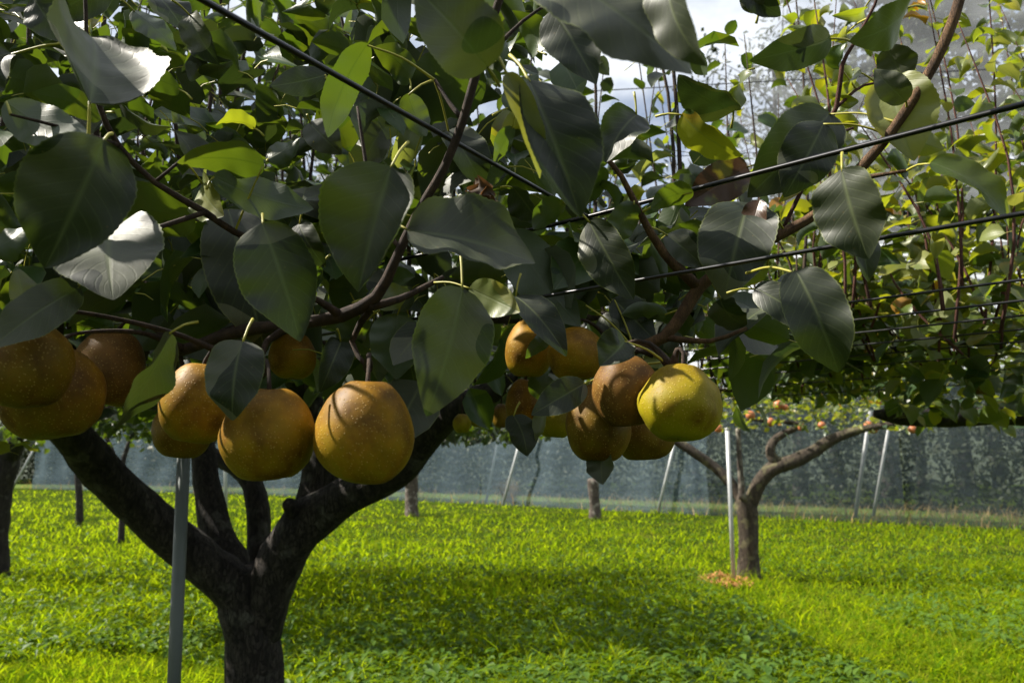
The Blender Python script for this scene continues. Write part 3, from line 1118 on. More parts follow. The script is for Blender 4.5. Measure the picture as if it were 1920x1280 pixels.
mat_layer(rng, lv, (-4.4, 0.4), (6.1, 11.0), (1.74, 2.35), 8500, 0.105, TB, mask=lambda x, y: x < -0.15 + 1.1 * mnoise.noise(Vector((x * 0.6, y * 0.6, 4))) + 0.4 * rng.random())
mat_layer(rng, lv, (-3.4, -0.6), (0.4, 3.2), (1.72, 2.4), 900, 0.1, TB, mask=lambda x, y: x < -0.72 * y - 0.25)  # unseen leaves added left of view to keep sun off the near leaves
mat_layer(rng, lv, (-3.4, 2.2), (-3.2, 0.2), (1.72, 2.4), 2600, 0.105, TB)      # the crown goes on unseen overhead and behind the camera, added to cut skylight
mat_layer(rng, lv, (-2.2, 0.3), (0.2, 1.3), (2.05, 2.5), 260, 0.1, TB)  # unseen layer added above the frame to shade the near leaves
for _ in range(90):
    x, y = rng.uniform(-3.0, -0.6), rng.uniform(1.7, 4.6)
    shoot(t1, rng, (x, y, TRELLIS + rng.uniform(-.08, .05)), rng.uniform(1.3, 2.3), (rng.uniform(-.2, .2), rng.uniform(-.2, .2)), lv, rng.uniform(0.085, 0.11), TB, r0=0.0075, step=0.05)
for _ in range(70):  # unseen shoots, added beyond the left edge as a sun screen
    y = rng.uniform(0.0, 3.0)
    x = rng.uniform(-3.2, -0.75 * y - 0.35)
    shoot(t1, rng, (x, y, TRELLIS + rng.uniform(-.08, .05)), rng.uniform(0.6, 1.3), (rng.uniform(-.2, .2), rng.uniform(-.2, .2)), lv, 0.1, TB, r0=0.0065, step=0.05)
for _ in range(175):
    x, y = rng.uniform(-2.9, 0.4), rng.uniform(1.35, 4.6)
    shoot(t1, rng, (x, y, TRELLIS + rng.uniform(-.08, .05)), rng.uniform(0.6, 1.3), (rng.uniform(-.12, .12), rng.uniform(-.12, .12)), lv, rng.uniform(0.08, 0.105), TB, r0=0.0065, step=0.045)
for _ in range(26):
    x, y = rng.uniform(-5.2, 0.0), rng.uniform(5.7, 8.0)
    shoot(t1, rng, (x, y, TRELLIS), rng.uniform(0.5, 1.0), (rng.uniform(-.15, .15), rng.uniform(-.15, .15)), lv, 0.1, TB, r0=0.008, step=0.07)
place_leaves(t1, lv, 300)

# --- small pale tree at the right
rng = random.Random(22)
p0 = G(1405, 1084)
D1 = p0.y * CT - CAMZ * ST
t2 = empty('pear_tree', (p0.x, p0.y, 0), 'small pale barked pear tree with two spreading limbs on the sunny right lawn', 'tree')
limb(t2, [(p0 + Vector((0, 0, -0.05)), 0.165), PR(1404, 1075, D1, 42), PR(1404, 1030, D1, 37), PR(1402, 985, D1, 37), PR(1400, 948, D1, 38), PR(1398, 925, D1, 32)], 'bark_pale', name='trunk', sides=16, rough=0.1, freq=6)
limb(t2, [PR(1402, 958, D1, 28), PR(1420, 912, D1 - .05, 27), PR(1450, 878, D1 - .1, 27), PR(1490, 863, D1 - .15, 26), PR(1530, 843, D1 - .2, 22), PR(1580, 815, D1 - .3, 18), PR(1640, 800, D1 - .4, 13), PR(1720, 790, D1 - .5, 8)], 'bark_pale', rough=0.16, freq=5, knob=0.4)
limb(t2, [PR(1398, 950, D1, 22), PR(1370, 905, D1 + .1, 20), PR(1330, 868, D1 + .2, 19), PR(1265, 825, D1 + .3, 16), PR(1215, 800, D1 + .4, 12)], 'bark_pale', rough=0.14, freq=5, knob=0.3)
limb(t2, [PR(1470, 872, D1 - .1, 18), PR(1450, 860, D1 - .1, 20), PR(1444, 840, D1 - .05, 18), PR(1455, 822, D1, 16), PR(1478, 808, D1, 13), PR(1500, 795, D1, 9), PR(1400, 785, D1 + .1, 6)], 'bark_pale', rough=0.14, freq=5)
limb(t2, [PR(1392, 935, D1 - .1, 14), PR(1388, 880, D1 - .1, 11), PR(1385, 830, D1 - .1, 10), PR(1384, 803, D1 - .1, 9)], 'bark_stump', rough=0.14, freq=5, name='dead_limb')
lv = []
TY = [(0.55, 'leaf_y'), (0.2, 'leaf'), (0.22, 'leaf_pale'), (0.03, 'leaf_orange')]
for _ in range(900):
    px, py_ = rng.uniform(1335, 1760), rng.uniform(738, 806)
    if py_ > 775 + 25 * mnoise.noise(Vector((px * 0.02, 0, 1))) and rng.random() < 0.6:
        continue
    p = P(px, py_, D1 + rng.uniform(-1.0, 1.4))
    lv.append(rand_leaf(rng, p, rng.uniform(0, 6.28), rng.uniform(0.07, 0.12), pick(rng, TY), 's'))
place_leaves(t2, lv, 250, 6)
FARLAB = ('topmost small red pear among the yellow leaves of the small right tree', 'small red pear in the small right tree just right of the pale pole top',
          'small red pear on the thin twig above the curled limb', 'left one of a touching pair of small orange pears above the leaning poles',
          'right one of a touching pair of small orange pears above the leaning poles', 'lone small pear at the far right end of the small tree',
          'small brown pear peeping out beside the large yellow green pear', 'tiny reddish pear among yellow leaves above the right limb',
          'tiny reddish pear above the curled limb end', 'tiny dark pear just right of the topmost red one')
for i, (x, y, r) in enumerate(((1459, 759, 9), (1407, 778, 8.5), (1444, 791, 8.5), (1628, 797, 8), (1637, 805, 8), (1711, 805, 7.5), (1347, 803, 8), (1541, 797, 7), (1503, 801, 6.5), (1473, 764, 6))):
    c = P(x, y, D1 - 0.25)
    V, F = [], []
    rr = r / FPX * D1
    for a in range(9):
        th = math.pi * a / 8
        for k in range(12):
            ph = 2 * math.pi * k / 12
            q = rr * (max(0.0, math.sin(th)) ** 0.85)
            V.append((q * math.cos(ph), q * math.sin(ph), rr * 0.95 * math.cos(th)))
    for a in range(8):
        for k in range(12):
            F.append((a * 12 + k, (a + 1) * 12 + k, (a + 1) * 12 + (k + 1) % 12, a * 12 + (k + 1) % 12))
    root = empty('pear', c, FARLAB[i], 'pear', 'far pears in the small right tree')
    link('skin', new_mesh('skin', V, F, [M['p_red']]), root)
    tube('stalk', [c + Vector((0, 0, rr * .9)), c + Vector((0.01, 0, rr * 1.9))], [0.006, 0.005], M['twig'], root, 5, 0)

# --- dark tree at the far left edge
rng = random.Random(23)
p0 = G(-8, 1085)
D2 = p0.y * CT - CAMZ * ST
t3 = empty('pear_tree', (p0.x, p0.y, 0), 'dark pear tree cut off by the left edge of the photo', 'tree')
limb(t3, [(p0 + Vector((0, 0, -.05)), 0.19), PR(-8, 1060, D2, 46), PR(-6, 1000, D2, 40), PR(0, 930, D2, 40), PR(12, 870, D2, 44), PR(22, 820, D2, 44)], name='trunk', sides=14)
limb(t3, [PR(14, 860, D2, 36), PR(40, 815, D2 - .2, 34), PR(90, 780, D2 - .6, 28), PR(170, 755, D2 - 1, 20)])
limb(t3, [PR(10, 870, D2, 36), PR(-30, 815, D2 - .1, 34), PR(-120, 770, D2 - .4, 26)])
lv = []
mat_layer(rng, lv, (-9.5, -4.2), (7.2, 11.5), (1.65, 2.3), 900, 0.11, TB)
for _ in range(14):
    shoot(t3, rng, (rng.uniform(-9, -4.5), rng.uniform(7.4, 11), TRELLIS), rng.uniform(0.6, 1.1), (rng.uniform(-.15, .15), 0), lv, 0.1, TB, r0=0.008, step=0.07)
for (x, y) in ((18, 832), (42, 818), (30, 850), (8, 845), (50, 845)):
    lv.append(rand_leaf(rng, P(x, y, 2.6), rng.uniform(0, 6), 0.07, 'leaf_y'))
place_leaves(t3, lv, 120, 12)

# --- thin trunk, two cut trunks
a = G(149, 985)
D = a.y * CT - CAMZ * ST
t4 = empty('thin_trunk', a, 'thin dark trunk standing in the lawn left of the big limb', 'tree')
limb(t4, [(a + Vector((0, 0, -.05)), 0.09), PR(149, 940, D, 13), PR(146, 880, D, 12), PR(150, 800, D, 12), PR(165, 740, D, 10)], name='trunk', sides=8, step=0.15, rough=0.08, freq=4)
a = G(228, 900)
for (lab, pts) in (('pale twin stems crossing behind the left limb', [(228, 897, 10), (214, 850, 10), (198, 815, 9), (170, 770, 8)]),):
    D = 14.0
    t5 = empty('young_tree', Vector((P(230, 960, D).x, P(230, 960, D).y, 0)), 'slim young tree with crossing stems behind the left limb', 'tree')
    limb(t5, [(Vector((P(232, 960, D).x, P(230, 960, D).y, -.05)), 0.06), PR(230, 920, D, 11), PR(228, 895, D, 10)], name='trunk', sides=8, step=0.15)
    limb(t5, [PR(228, 900, D, 9), PR(212, 850, D, 9), PR(196, 812, D, 8), PR(170, 765, D, 6)], sides=7, step=0.15)
    limb(t5, [PR(229, 900, D, 9), PR(232, 860, D, 9), PR(246, 820, D, 8), PR(262, 770, D, 6)], sides=7, step=0.15)


def stump(xb, yb, wpx, ytop, label, lean, fork):
    a = G(xb, yb)
    D = a.y * CT - CAMZ * ST
    root = empty('cut_trunk', a, label, 'tree stump')
    pts = [(a + Vector((0, 0, -.05)), wpx * .55 / FPX * D), PR(xb, yb - 25, D, wpx), PR(xb + lean * .5, (yb + ytop) / 2, D, wpx * .95), PR(xb + lean, ytop, D, wpx * 1.05)]
    limb(root, pts, 'bark_stump', name='trunk', sides=16, step=0.08, rough=0.2, freq=5)
    if fork:
        limb(root, [PR(xb + lean * .5, ytop + 32, D, wpx * .7), PR(xb + lean - 11, ytop + 14, D - .1, wpx * .62), PR(xb + lean - 17, ytop + 2, D - .12, wpx * .5)], 'bark_stump', name='cut_limb', sides=12, step=0.05, rough=0.2, freq=5)
    return root


stump(772, 967, 24, 886, 'cut off old trunk with a sawn side limb right of the forked tree', -1, True)
stump(1115, 972, 21, 898, 'pale cut off trunk below the middle pear cluster', -3, False)

# straw round the small tree, dry tuft
def tuft(name, c, nb, rad, h, mat, label, cat):
    V, F = [], []
    rg = random.Random(5)
    for _ in range(nb):
        a = rg.uniform(0, 6.28)
        r = rad * math.sqrt(rg.random()) * 0.35
        b0 = Vector((math.cos(a) * r, math.sin(a) * r, 0))
        o_ = Vector((math.cos(a), math.sin(a), 0)) * rg.uniform(0.1, 1) * rad
        hh = h * rg.uniform(0.6, 1.1)
        s = Vector((-math.sin(a), math.cos(a), 0)) * 0.012
        k = len(V)
        V += [b0 - s, b0 + s, b0 + o_ * .4 + Vector((0, 0, hh * .75)) - s * .8, b0 + o_ * .4 + Vector((0, 0, hh * .75)) + s * .8, b0 + o_ * 1.1 + Vector((0, 0, hh * (1 - .3 * o_.length / rad)))]
        F += [(k, k + 1, k + 3), (k, k + 3, k + 2), (k + 2, k + 3, k + 4)]
    o = link(name, new_mesh(name, V, F, [mat]), None, c)
    return tag(o, label, cat)


tuft('dry_grass_tuft', G(955, 945), 160, 0.7, 1.0, M['dry'], 'straw coloured grass tuft at the foot of two leaning poles', 'grass tuft')
V, F = [], []
rg = random.Random(9)
c0 = G(1358, 1090)
for _ in range(520):
    a, r = rg.uniform(0, 6.28), math.sqrt(rg.random())
    p = c0 + Vector((math.cos(a) * r * 0.27, math.sin(a) * r * 0.5 - 0.1, rg.uniform(0.015, 0.05)))
    d = Vector((rg.gauss(0, 1), rg.gauss(0, 1), rg.gauss(0, 0.25))).normalized() * rg.uniform(0.03, 0.09)
    s = d.cross(Vector((0, 0, 1))).normalized() * 0.009
    k = len(V)
    V += [p - d - s, p - d + s, p + d + s, p + d - s]
    F.append((k, k + 1, k + 2, k + 3))
for k in range(14):
    a = 6.283 * k / 14
    V.append(c0 + Vector((math.cos(a) * 0.17, math.sin(a) * 0.34, 0.022 + 0.01 * math.sin(k * 2.1))))
F.append(tuple(range(len(V) - 14, len(V))))
o = link('straw_mulch', new_mesh('straw_mulch', V, F, [M['straw']], smooth=False))
o['kind'] = 'stuff'
o['label'] = 'patch of orange straw at the foot of the small right tree'

# --- crown of a tree outside the frame on the right, over the right half
rng = random.Random(31)
p0 = Vector((5.6, 4.4, 0))
t6 = empty('pear_tree', p0, 'yellowing pear tree crown spreading over the wires along the right edge', 'tree')
limb(t6, [(p0 + Vector((0, 0, -.05)), 0.15), (p0 + Vector((0.02, 0, 0.6)), 0.12), (p0 + Vector((-0.05, 0, 1.0)), 0.12)], name='trunk', sides=14)
limb(t6, [(p0 + Vector((-0.03, 0, .9)), 0.09), (p0 + Vector((-0.7, 0, 1.35)), 0.075), (p0 + Vector((-1.8, 0.1, 1.66)), 0.06), PR(1900, 778, 4.4, 40), PR(1780, 782, 4.4, 38), PR(1690, 780, 4.4, 34), PR(1640, 775, 4.5, 16)], step=0.08, knob=0.6)
limb(t6, [(p0 + Vector((-0.03, 0, .9)), 0.08), (p0 + Vector((-0.5, -0.8, 1.4)), 0.06), PR(1960, 640, 3.0, 30), PR(1890, 632, 2.9, 24), PR(1800, 640, 2.9, 16), PR(1650, 660, 3.0, 12)], step=0.08, knob=0.5)
TR_ = [(0.72, 'leaf_y'), (0.16, 'leaf'), (0.11, 'leaf_pale'), (0.01, 'leaf_orange')]
TD = [(0.6, 'leaf'), (0.4, 'leaf_y')]
TD2 = [(0.5, 'leaf'), (0.5, 'leaf_y')]
lv = []
mat_layer(rng, lv, (0.9, 4.2), (2.3, 4.7), (1.66, 2.0), 2000, 0.095, TD2, mask=lambda x, y: x > 0.5 * y)
mat_layer(rng, lv, (0.9, 2.6), (2.3, 4.7), (1.84, 2.12), 1300, 0.09, TD, mask=lambda x, y: 0.24 * y + 0.1 < x < 0.5 * y)
mat_layer(rng, lv, (1.0, 4.0), (2.0, 4.2), (1.85, 2.35), 1500, 0.08, TR_, curlp=0.5, mask=lambda x, y: x > 0.34 * y)
for _ in range(70):
    y = rng.uniform(1.5, 3.9)
    x = rng.uniform(0.36 * y, 0.75 * y + 0.2)
    shoot(t6, rng, (x, y, TRELLIS + rng.uniform(-.05, .1)), rng.choice((0.35, 0.45, 0.55, 0.65, 0.8, 1.2)), (rng.gauss(0, .11), rng.gauss(0, .11)), lv, rng.uniform(0.075, 0.1), TR_, bark='shoot_red', r0=0.0045, step=0.038, curlp=0.65)
for _ in range(46):
    y = rng.uniform(2.0, 4.8)
    x = rng.uniform(0.08 * y, 0.38 * y)
    shoot(t6, rng, (x, y, TRELLIS), rng.uniform(0.4, 1.3), (rng.uniform(-.15, .15), 0), lv, 0.085, TD, bark='twig', r0=0.006, step=0.07, curlp=0.2)
place_leaves(t6, lv, 300)

# ================================================================== trellis wires
def wire(name, pts, r, label, group):
    root_loc = Vector(pts[0])
    V, F = tube_arrays(pts, [r] * len(pts), 6, 0, 0, 1, root_loc)
    o = link(name, new_mesh(name, V, F, [M['wire']]), None, root_loc)
    return tag(o, label, 'wire', group)


def on_trellis(x, y, z=TRELLIS):
    k = ST + (640 - y) / FPX * CT
    return P(x, y, (z - CAMZ) / k)


wl_ = [(on_trellis(640, 512), on_trellis(1095, 408), on_trellis(1920, 195), on_trellis(2300, 70))]
e = (on_trellis(640, 512) - on_trellis(1095, 408)).normalized()
wire('trellis_wire', [on_trellis(640, 512) + e * 6, on_trellis(640, 512), on_trellis(1095, 408), on_trellis(1920, 195), on_trellis(2300, 60)], 0.0032, 'thickest dark trellis wire rising to the right edge in front of the leaves', None)
a, b_ = on_trellis(380, 0), on_trellis(1290, 512)
e = (b_ - a).normalized()
wire('trellis_wire', [a - e * 1.5, a, b_, b_ + e * 3], 0.0028, 'thick dark wire slanting down from the top left towards the middle', None)
a, b_ = on_trellis(319, 677, 1.66), on_trellis(1920, 400, 1.66)
e = (b_ - a).normalized()
wire('trellis_wire', [a - e * 6, a, b_, b_ + e * 2], 0.0024, 'second dark trellis wire below the thickest one at the right', None)
dirA = Vector((-0.751, 0.661, 0))
wg = 'thin wires of the trellis'
ORD = ('first', 'second', 'third', 'fourth', 'fifth', 'sixth', 'seventh', 'eighth')
for i, (x, y) in enumerate(((1920, 524), (1920, 563), (1920, 591), (1920, 617), (1920, 640), (1920, 662), (1920, 690), (1920, 715))):
    p = on_trellis(x, y)
    wire('trellis_wire', [p - dirA * 4, p, p + dirA * 9], 0.003, 'thin dark trellis wire, the %s below the two thick ones at the right edge' % ORD[i], wg)
dirB = Vector((0.551, 0.834, 0))
for i, s in enumerate((-2.0, 1.5, 2.3, 3.2)):
    p = Vector((s, 1.9, TRELLIS - 0.008))
    wire('trellis_wire', [p - dirB * 2, p + dirB * 7], 0.0022, 'thin dark cross wire running away under the canopy, the %s counted from the left' % ORD[i], wg + ', crosswise')
for i, (y, z) in enumerate(((5.2, ROOF - .1), (6.6, ROOF - .05), (8.6, ROOF - .1), (10.5, ROOF - .15), (13, ROOF - .15))):
    wire('net_cable', [Vector((-20, y + 2, z)), Vector((0, y, z - 0.05)), Vector((18, y - 2, z))], 0.0035, 'thin cable under the overhead netting, the %s counted down from the top' % ORD[i], 'cables under the overhead netting')

# ================================================================== foreground branches
STEMS = {}


def fbranch(pts, mat, label, twigs=()):
    ps = [PR(p[0], p[1], p[2], p[3] * 0.8) for p in pts]
    root = empty('pear_branch', ps[0][0], label, 'branch')
    STEMS[root.name] = []
    for q in [pts] + list(twigs):
        STEMS[root.name] += spline([P(*a[:3]) for a in q], [1] * len(q), 0.015)[0]
    limb(root, ps, mat, sides=12, step=0.02, rough=0.12, freq=28, name='stem', knob=0.35)
    for t in twigs:
        q = [PR(*p) for p in t]
        limb(root, q, mat, sides=8, step=0.02, rough=0.1, freq=40, name='side_twig', knob=0.3)
    return root


BL = fbranch([(330, 660, .98, 26), (450, 622, .94, 28), (560, 606, .9, 30), (640, 592, .88, 34), (705, 556, .87, 28), (740, 490, .86, 23), (780, 405, .85, 21), (835, 310, .84, 20), (868, 225, .83, 21), (896, 125, .82, 22), (920, 50, .81, 20), (955, -60, .8, 18)],
             'twig', 'brown fruiting branch rising through the middle, bearing the left pears and broad dark leaves',
             [[(690, 575, .87, 18), (750, 560, .9, 14), (830, 520, .95, 9)], [(640, 592, .88, 20), (600, 565, .86, 13), (560, 545, .85, 8)],
              [(868, 225, .83, 12), (840, 190, .84, 8), (815, 150, .85, 6)], [(700, 570, .88, 14), (660, 640, .9, 11), (690, 690, .88, 8)],
              [(896, 125, .82, 10), (980, 40, .84, 7), (1040, 0, .85, 5)], [(560, 606, .9, 20), (500, 640, .9, 13), (490, 700, .85, 8)], [(755, 470, .86, 10), (700, 400, .9, 8), (685, 300, .92, 7), (670, 200, .93, 5)]])
BR = fbranch([(1130, 690, 1.05, 16), (1190, 655, 1.0, 26), (1245, 632, .98, 28), (1285, 580, .98, 30), (1312, 538, .98, 30), (1370, 492, .97, 26), (1450, 447, .96, 25), (1540, 395, .95, 24), (1592, 338, .94, 24), (1650, 275, .93, 24), (1700, 205, .92, 24), (1752, 120, .91, 25), (1790, 30, .9, 24), (1815, -60, .9, 24)],
             'twig_lit', 'sunlit ochre brown fruiting branch curving up to the top right, bearing the right pear cluster',
             [[(1310, 540, .98, 22), (1245, 475, .97, 17), (1200, 400, .96, 13), (1165, 330, .95, 11), (1130, 290, .95, 8)], [(1590, 340, .94, 12), (1640, 330, .92, 8), (1700, 320, .9, 6)],
              [(1245, 632, .98, 14), (1330, 640, .95, 9), (1400, 615, .94, 7)], [(1190, 655, 1.0, 13), (1220, 660, .95, 9), (1262, 690, .85, 6)]])
BT = fbranch([(1463, 440, 1.1, 10), (1515, 329, 1.09, 10), (1535, 262, 1.08, 11), (1568, 202, 1.07, 11), (1579, 124, 1.06, 9), (1600, 84, 1.05, 8), (1640, 10, 1.04, 7), (1655, -40, 1.03, 6)],
             'shoot_red', 'thin reddish twig left of the ochre branch with small curled leaves', [[(1568, 202, 1.07, 7), (1620, 160, 1.1, 5), (1690, 150, 1.1, 4)], [(1535, 262, 1.08, 7), (1600, 240, 1.1, 5)]])
B3 = fbranch([(520, 470, .95, 15), (440, 435, .88, 16), (385, 398, .86, 16), (290, 342, .84, 14), (222, 272, .82, 14), (185, 195, .8, 13), (165, 110, .8, 10), (160, 0, .8, 9), (155, -50, .8, 8)],
             'twig', 'dark leafy branch slanting across the upper left with large glossy leaves', [[(222, 272, .82, 9), (120, 240, .76, 7), (20, 215, .74, 5)], [(385, 398, .86, 10), (250, 440, .78, 8), (160, 455, .74, 6)], [(290, 342, .84, 8), (340, 300, .85, 6)]])

# ------------------------------------------------------------------ hero leaves, one by one
HARGS = []


def hero(root, bx, by, tx, ty, w, d0, d1=None, tw=0, fold=None, bend=None, side=1, mat=None, curl=0.27, wav=0.11, foldR=None, asym=0.0, pet=0.3, twist=0, seed=None, pt=None):
    d1 = d0 if d1 is None else d1
    mat = mat or ('leaf' if abs(tw) > 100 else 'leaf_shade_grey')
    b, t = P(bx, by, d0), P(tx, ty, d1)
    if fold is None:
        fold = (18, 38, 26, 48, 30)[hero.k % 5]
        foldR = (34, 14, 40, 22, 10)[hero.k % 5] if foldR is None else foldR
    if bend is None:
        bend = (40, 75, 25, 60, 95, 50, -20)[hero.k % 7]
    if foldR is not None and (t - b).z < 0:
        fold, foldR = foldR, fold
        asym = -asym
    L = (t - b).length
    W = 0.94 * w / FPX * (d0 + d1) / 2
    if abs(tw) < 60:
        tw += (24, -26, 14, -18, 30, -30)[hero.k % 6]
        W /= max(0.75, math.cos(R(tw)))
    hero.k += 1
    HARGS.append((bx, by, tx, ty, mat))
    V, F, UV, MI = leaf_arrays(44, 10, W / L, fold, bend, curl, wav, hero.k * 1.37 if seed is None else seed, pet=0, asym=asym, twist=twist or 36 * math.sin(hero.k * 2.7), foldR=foldR)
    d = (t - b).normalized()
    view = (Vector((0, 0, CAMZ)) - (b + t) / 2).normalized()
    nrm = (view - d * view.dot(d)).normalized()
    nrm = Matrix.Rotation(R(tw), 3, d) @ nrm * side
    x = d.cross(nrm)
    m3 = np.array(Matrix((x * L, d * L, nrm * L)).transposed())
    V = V @ m3.T
    # petiole: a thin tube from the base back towards the twig
    V = [Vector(v) for v in V]
    if pet:
        near = min(STEMS[root.name], key=lambda q: (q - b + d * 0.02).length)
        e = P(pt[0], pt[1], pt[2]) - b if pt else near - b
        if not pt and e.length > 0.10:
            e = -d * 0.2 * L + (near - b).normalized() * 0.25 * L
        pv, pf = tube_arrays([d * 0.002, e * 0.5 + Vector((0, 0, 0.06 * e.length)), e], [0.0011, 0.0012, 0.0016], 6, 0.008)
    me = new_mesh('leaf', V, F, [M[mat], M['petiole']], UV, True, MI)
    o = link('leaf', me, root, b - root.location)
    if pet:
        link('petiole', new_mesh('petiole', pv, pf, [M['petiole']]), o)
    me['i'] = hero.k - 1
    return o


hero.k = 0
H = hero
# upper left
H(B3, 168, 192, 172, 70, 265, .60, .69, fold=40, bend=20, tw=8, foldR=58)
H(B3, 195, 262, 84, 502, 225, .60, .60, tw=18, fold=16, bend=30, foldR=45)
H(B3, 208, 430, 212, 562, 215, .76, .66, tw=0, fold=12, bend=35, foldR=22)
H(B3, 262, 425, 135, 480, 90, .80, .78, tw=-20, mat='leaf')
H(B3, 10, 190, 172, 268, 105, .76, .72, tw=150, fold=18, bend=45)
H(B3, 190, 215, 60, 175, 70, .95, .95, tw=150, fold=20, bend=40)
H(B3, 366, 408, 160, 402, 130, .90, .90, tw=145, fold=14, bend=40)
H(B3, 496, 312, 332, 305, 90, .86, .84, tw=140, fold=16, bend=55)
H(BL, 398, 330, 588, 392, 95, .86, .88, tw=145, fold=12, bend=40)
H(B3, 337, 168, 228, 138, 60, .98, .98, tw=140, fold=18, bend=40)
H(B3, 222, 186, 322, 238, 62, .95, .93, tw=30)
H(B3, 478, 240, 404, 236, 62, 1.0, .98, tw=120, fold=40, bend=70, mat='leaf_y')
H(B3, 356, 28, 412, 122, 72, .92)
H(B3, 612, 140, 505, 162, 58, .9, .88, tw=50, fold=10)
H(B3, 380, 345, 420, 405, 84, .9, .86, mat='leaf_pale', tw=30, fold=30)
H(B3, 150, 538, -20, 655, 95, .70, .66, tw=40, fold=20, bend=40)
H(B3, 60, -10, 128, 82, 80, .8)
H(B3, 205, -40, 90, 30, 90, .9, tw=20)
H(B3, 20, 100, -40, 190, 100, .78, tw=30)
H(B3, 275, -20, 345, 60, 80, .95, tw=-20)
H(B3, 250, 20, 330, 95, 70, 1.0, tw=130)
H(B3, 50, 600, 30, 500, 60, .8, tw=30)
H(B3, 245, 300, 292, 280, 34, .95, .9, tw=60, mat='leaf')
H(B3, -20, 470, 60, 420, 90, .85, tw=120)
# middle
H(BL, 733, 312, 672, 547, 240, .68, .68, tw=-12, fold=22, bend=28, foldR=56, seed=2.0)
H(BL, 492, 418, 563, 640, 165, .70, .70, tw=10, fold=14, bend=25, foldR=50)
H(BL, 428, 392, 498, 662, 150, .97, .95, tw=-15, fold=18)
H(BL, 764, 432, 1003, 493, 175, .68, .70, tw=-28, fold=36, bend=25)
H(BL, 868, 540, 800, 780, 165, .72, .70, tw=-52, fold=24, bend=30)
H(BL, 952, 432, 1088, 612, 118, 1.0, .99, tw=160, fold=14, bend=35)
H(BL, 1105, 415, 1188, 562, 108, .86, .84, tw=-12)
H(BL, 992, 150, 1088, 408, 178, .62, .60, tw=14, fold=50, bend=30, foldR=12, asym=0.1)
H(BL, 950, 138, 1012, 335, 66, .60, .61, tw=-40, fold=40, bend=40, mat='leaf_pale', foldR=40)  # narrow pale leaf standing in for the sunlit half of the leaf before
H(BL, 915, 128, 780, -20, 165, .58, .56, tw=30, fold=30, bend=60)
H(BL, 900, 50, 925, 130, 60, .62, .58, tw=50)
H(BL, 1020, -60, 1298, 140, 195, .52, .50, tw=-22, fold=16, bend=20)
H(BL, 1262, -70, 1326, 124, 100, .50, .48, tw=20, fold=30)
H(BL, 1035, 18, 1118, 158, 112, .70, .68, tw=8, fold=14, foldR=40)
H(BL, 1195, 215, 1135, 305, 92, .86, .84, tw=15)
H(BL, 905, 128, 722, 232, 150, 1.06, 1.08, tw=160, fold=10, bend=30)
H(BL, 690, 82, 615, 258, 82, .82, .82, tw=150, fold=18)
H(BL, 950, 205, 1010, 140, 70, .92, tw=150)
H(BL, 720, 235, 662, 335, 84, 1.15, tw=-20)
H(BL, 840, 245, 905, 352, 92, .94, tw=10)
H(BL, 962, 238, 925, 312, 46, .92, tw=150)
H(BL, 765, 175, 800, 255, 58, .84, tw=160)
H(BL, 775, 230, 735, 320, 60, 1.1, 1.1, tw=-40, mat='leaf_pale', fold=40)
H(BL, 640, 270, 700, 330, 60, 1.2, tw=30, mat='leaf')
H(BL, 775, 405, 822, 452, 46, .9, .86, mat='leaf_pale', tw=20)
H(BL, 318, 622, 215, 802, 105, .72, .70, tw=-35, fold=28, bend=25)
H(BL, 455, 640, 436, 788, 112, .72, .70, tw=0, fold=24)
H(BL, 745, 588, 742, 712, 115, 1.02, 1.0, tw=160, fold=14)
H(BL, 690, 600, 640, 660, 80, 1.05, tw=140)
H(BL, 640, 640, 600, 735, 70, 1.0, .97, tw=30)
H(BL, 690, 560, 770, 545, 60, 1.0, tw=150, mat='leaf_y')
H(BL, 880, 540, 975, 585, 80, .9, .86, tw=30, mat='leaf_pale', fold=25)
H(BL, 600, 500, 560, 560, 60, .95, tw=150)
H(BL, 560, 420, 610, 500, 70, .95, tw=30)
H(BL, 500, 300, 560, 260, 70, 1.0, tw=130)
H(BL, 580, 230, 640, 290, 70, 1.05, tw=30)
H(BL, 1010, 100, 960, 20, 70, .95, tw=150)
H(BL, 1060, 380, 1000, 430, 70, .98, tw=150)
H(BL, 960, 350, 1010, 420, 70, 1.0, tw=30)
H(BL, 630, 80, 540, 30, 70, 1.2, tw=130)
H(BL, 770, 150, 700, 90, 70, 1.0, tw=140)
for (x, y, a) in ((890, 352, 20), (915, 365, 110), (935, 380, 200), (905, 385, 290), (925, 350, 60)):
    H(BL, x, y, x + 42 * math.cos(R(a)), y + 42 * math.sin(R(a)), 46, .88, .86, mat='leaf_dry', fold=50, bend=110, wav=0.3, tw=a, pet=0)
# round the right cluster
H(BR, 1097, 718, 996, 778, 72, .88, .86, tw=-25, fold=22, bend=30)
H(BR, 965, 555, 1062, 668, 72, .93, .91, tw=10)
H(BR, 1032, 628, 985, 672, 40, .93, .92, tw=150, fold=25)
H(BR, 1172, 638, 1124, 686, 92, .85, .83, tw=10, fold=20, foldR=60, bend=50)
H(BR, 1128, 838, 1130, 908, 62, .92, .90, tw=20, fold=30, bend=20)
H(BR, 962, 778, 988, 855, 58, 1.02, 1.0, tw=-20)
H(BR, 1018, 770, 1004, 826, 36, 1.02, 1.0, tw=160, mat='leaf_y')
H(BR, 1212, 662, 1262, 688, 46, 1.0, .98, tw=20, mat='leaf_pale')
H(BR, 1250, 590, 1165, 590, 44, 1.0, tw=150)
H(BR, 1150, 560, 1230, 640, 80, 1.02, tw=20)
H(BR, 1100, 570, 1040, 630, 60, 1.0, tw=150)
H(BR, 1130, 590, 1170, 660, 50, 1.05, tw=20)
H(BR, 1000, 700, 1050, 760, 60, 1.1, tw=160)
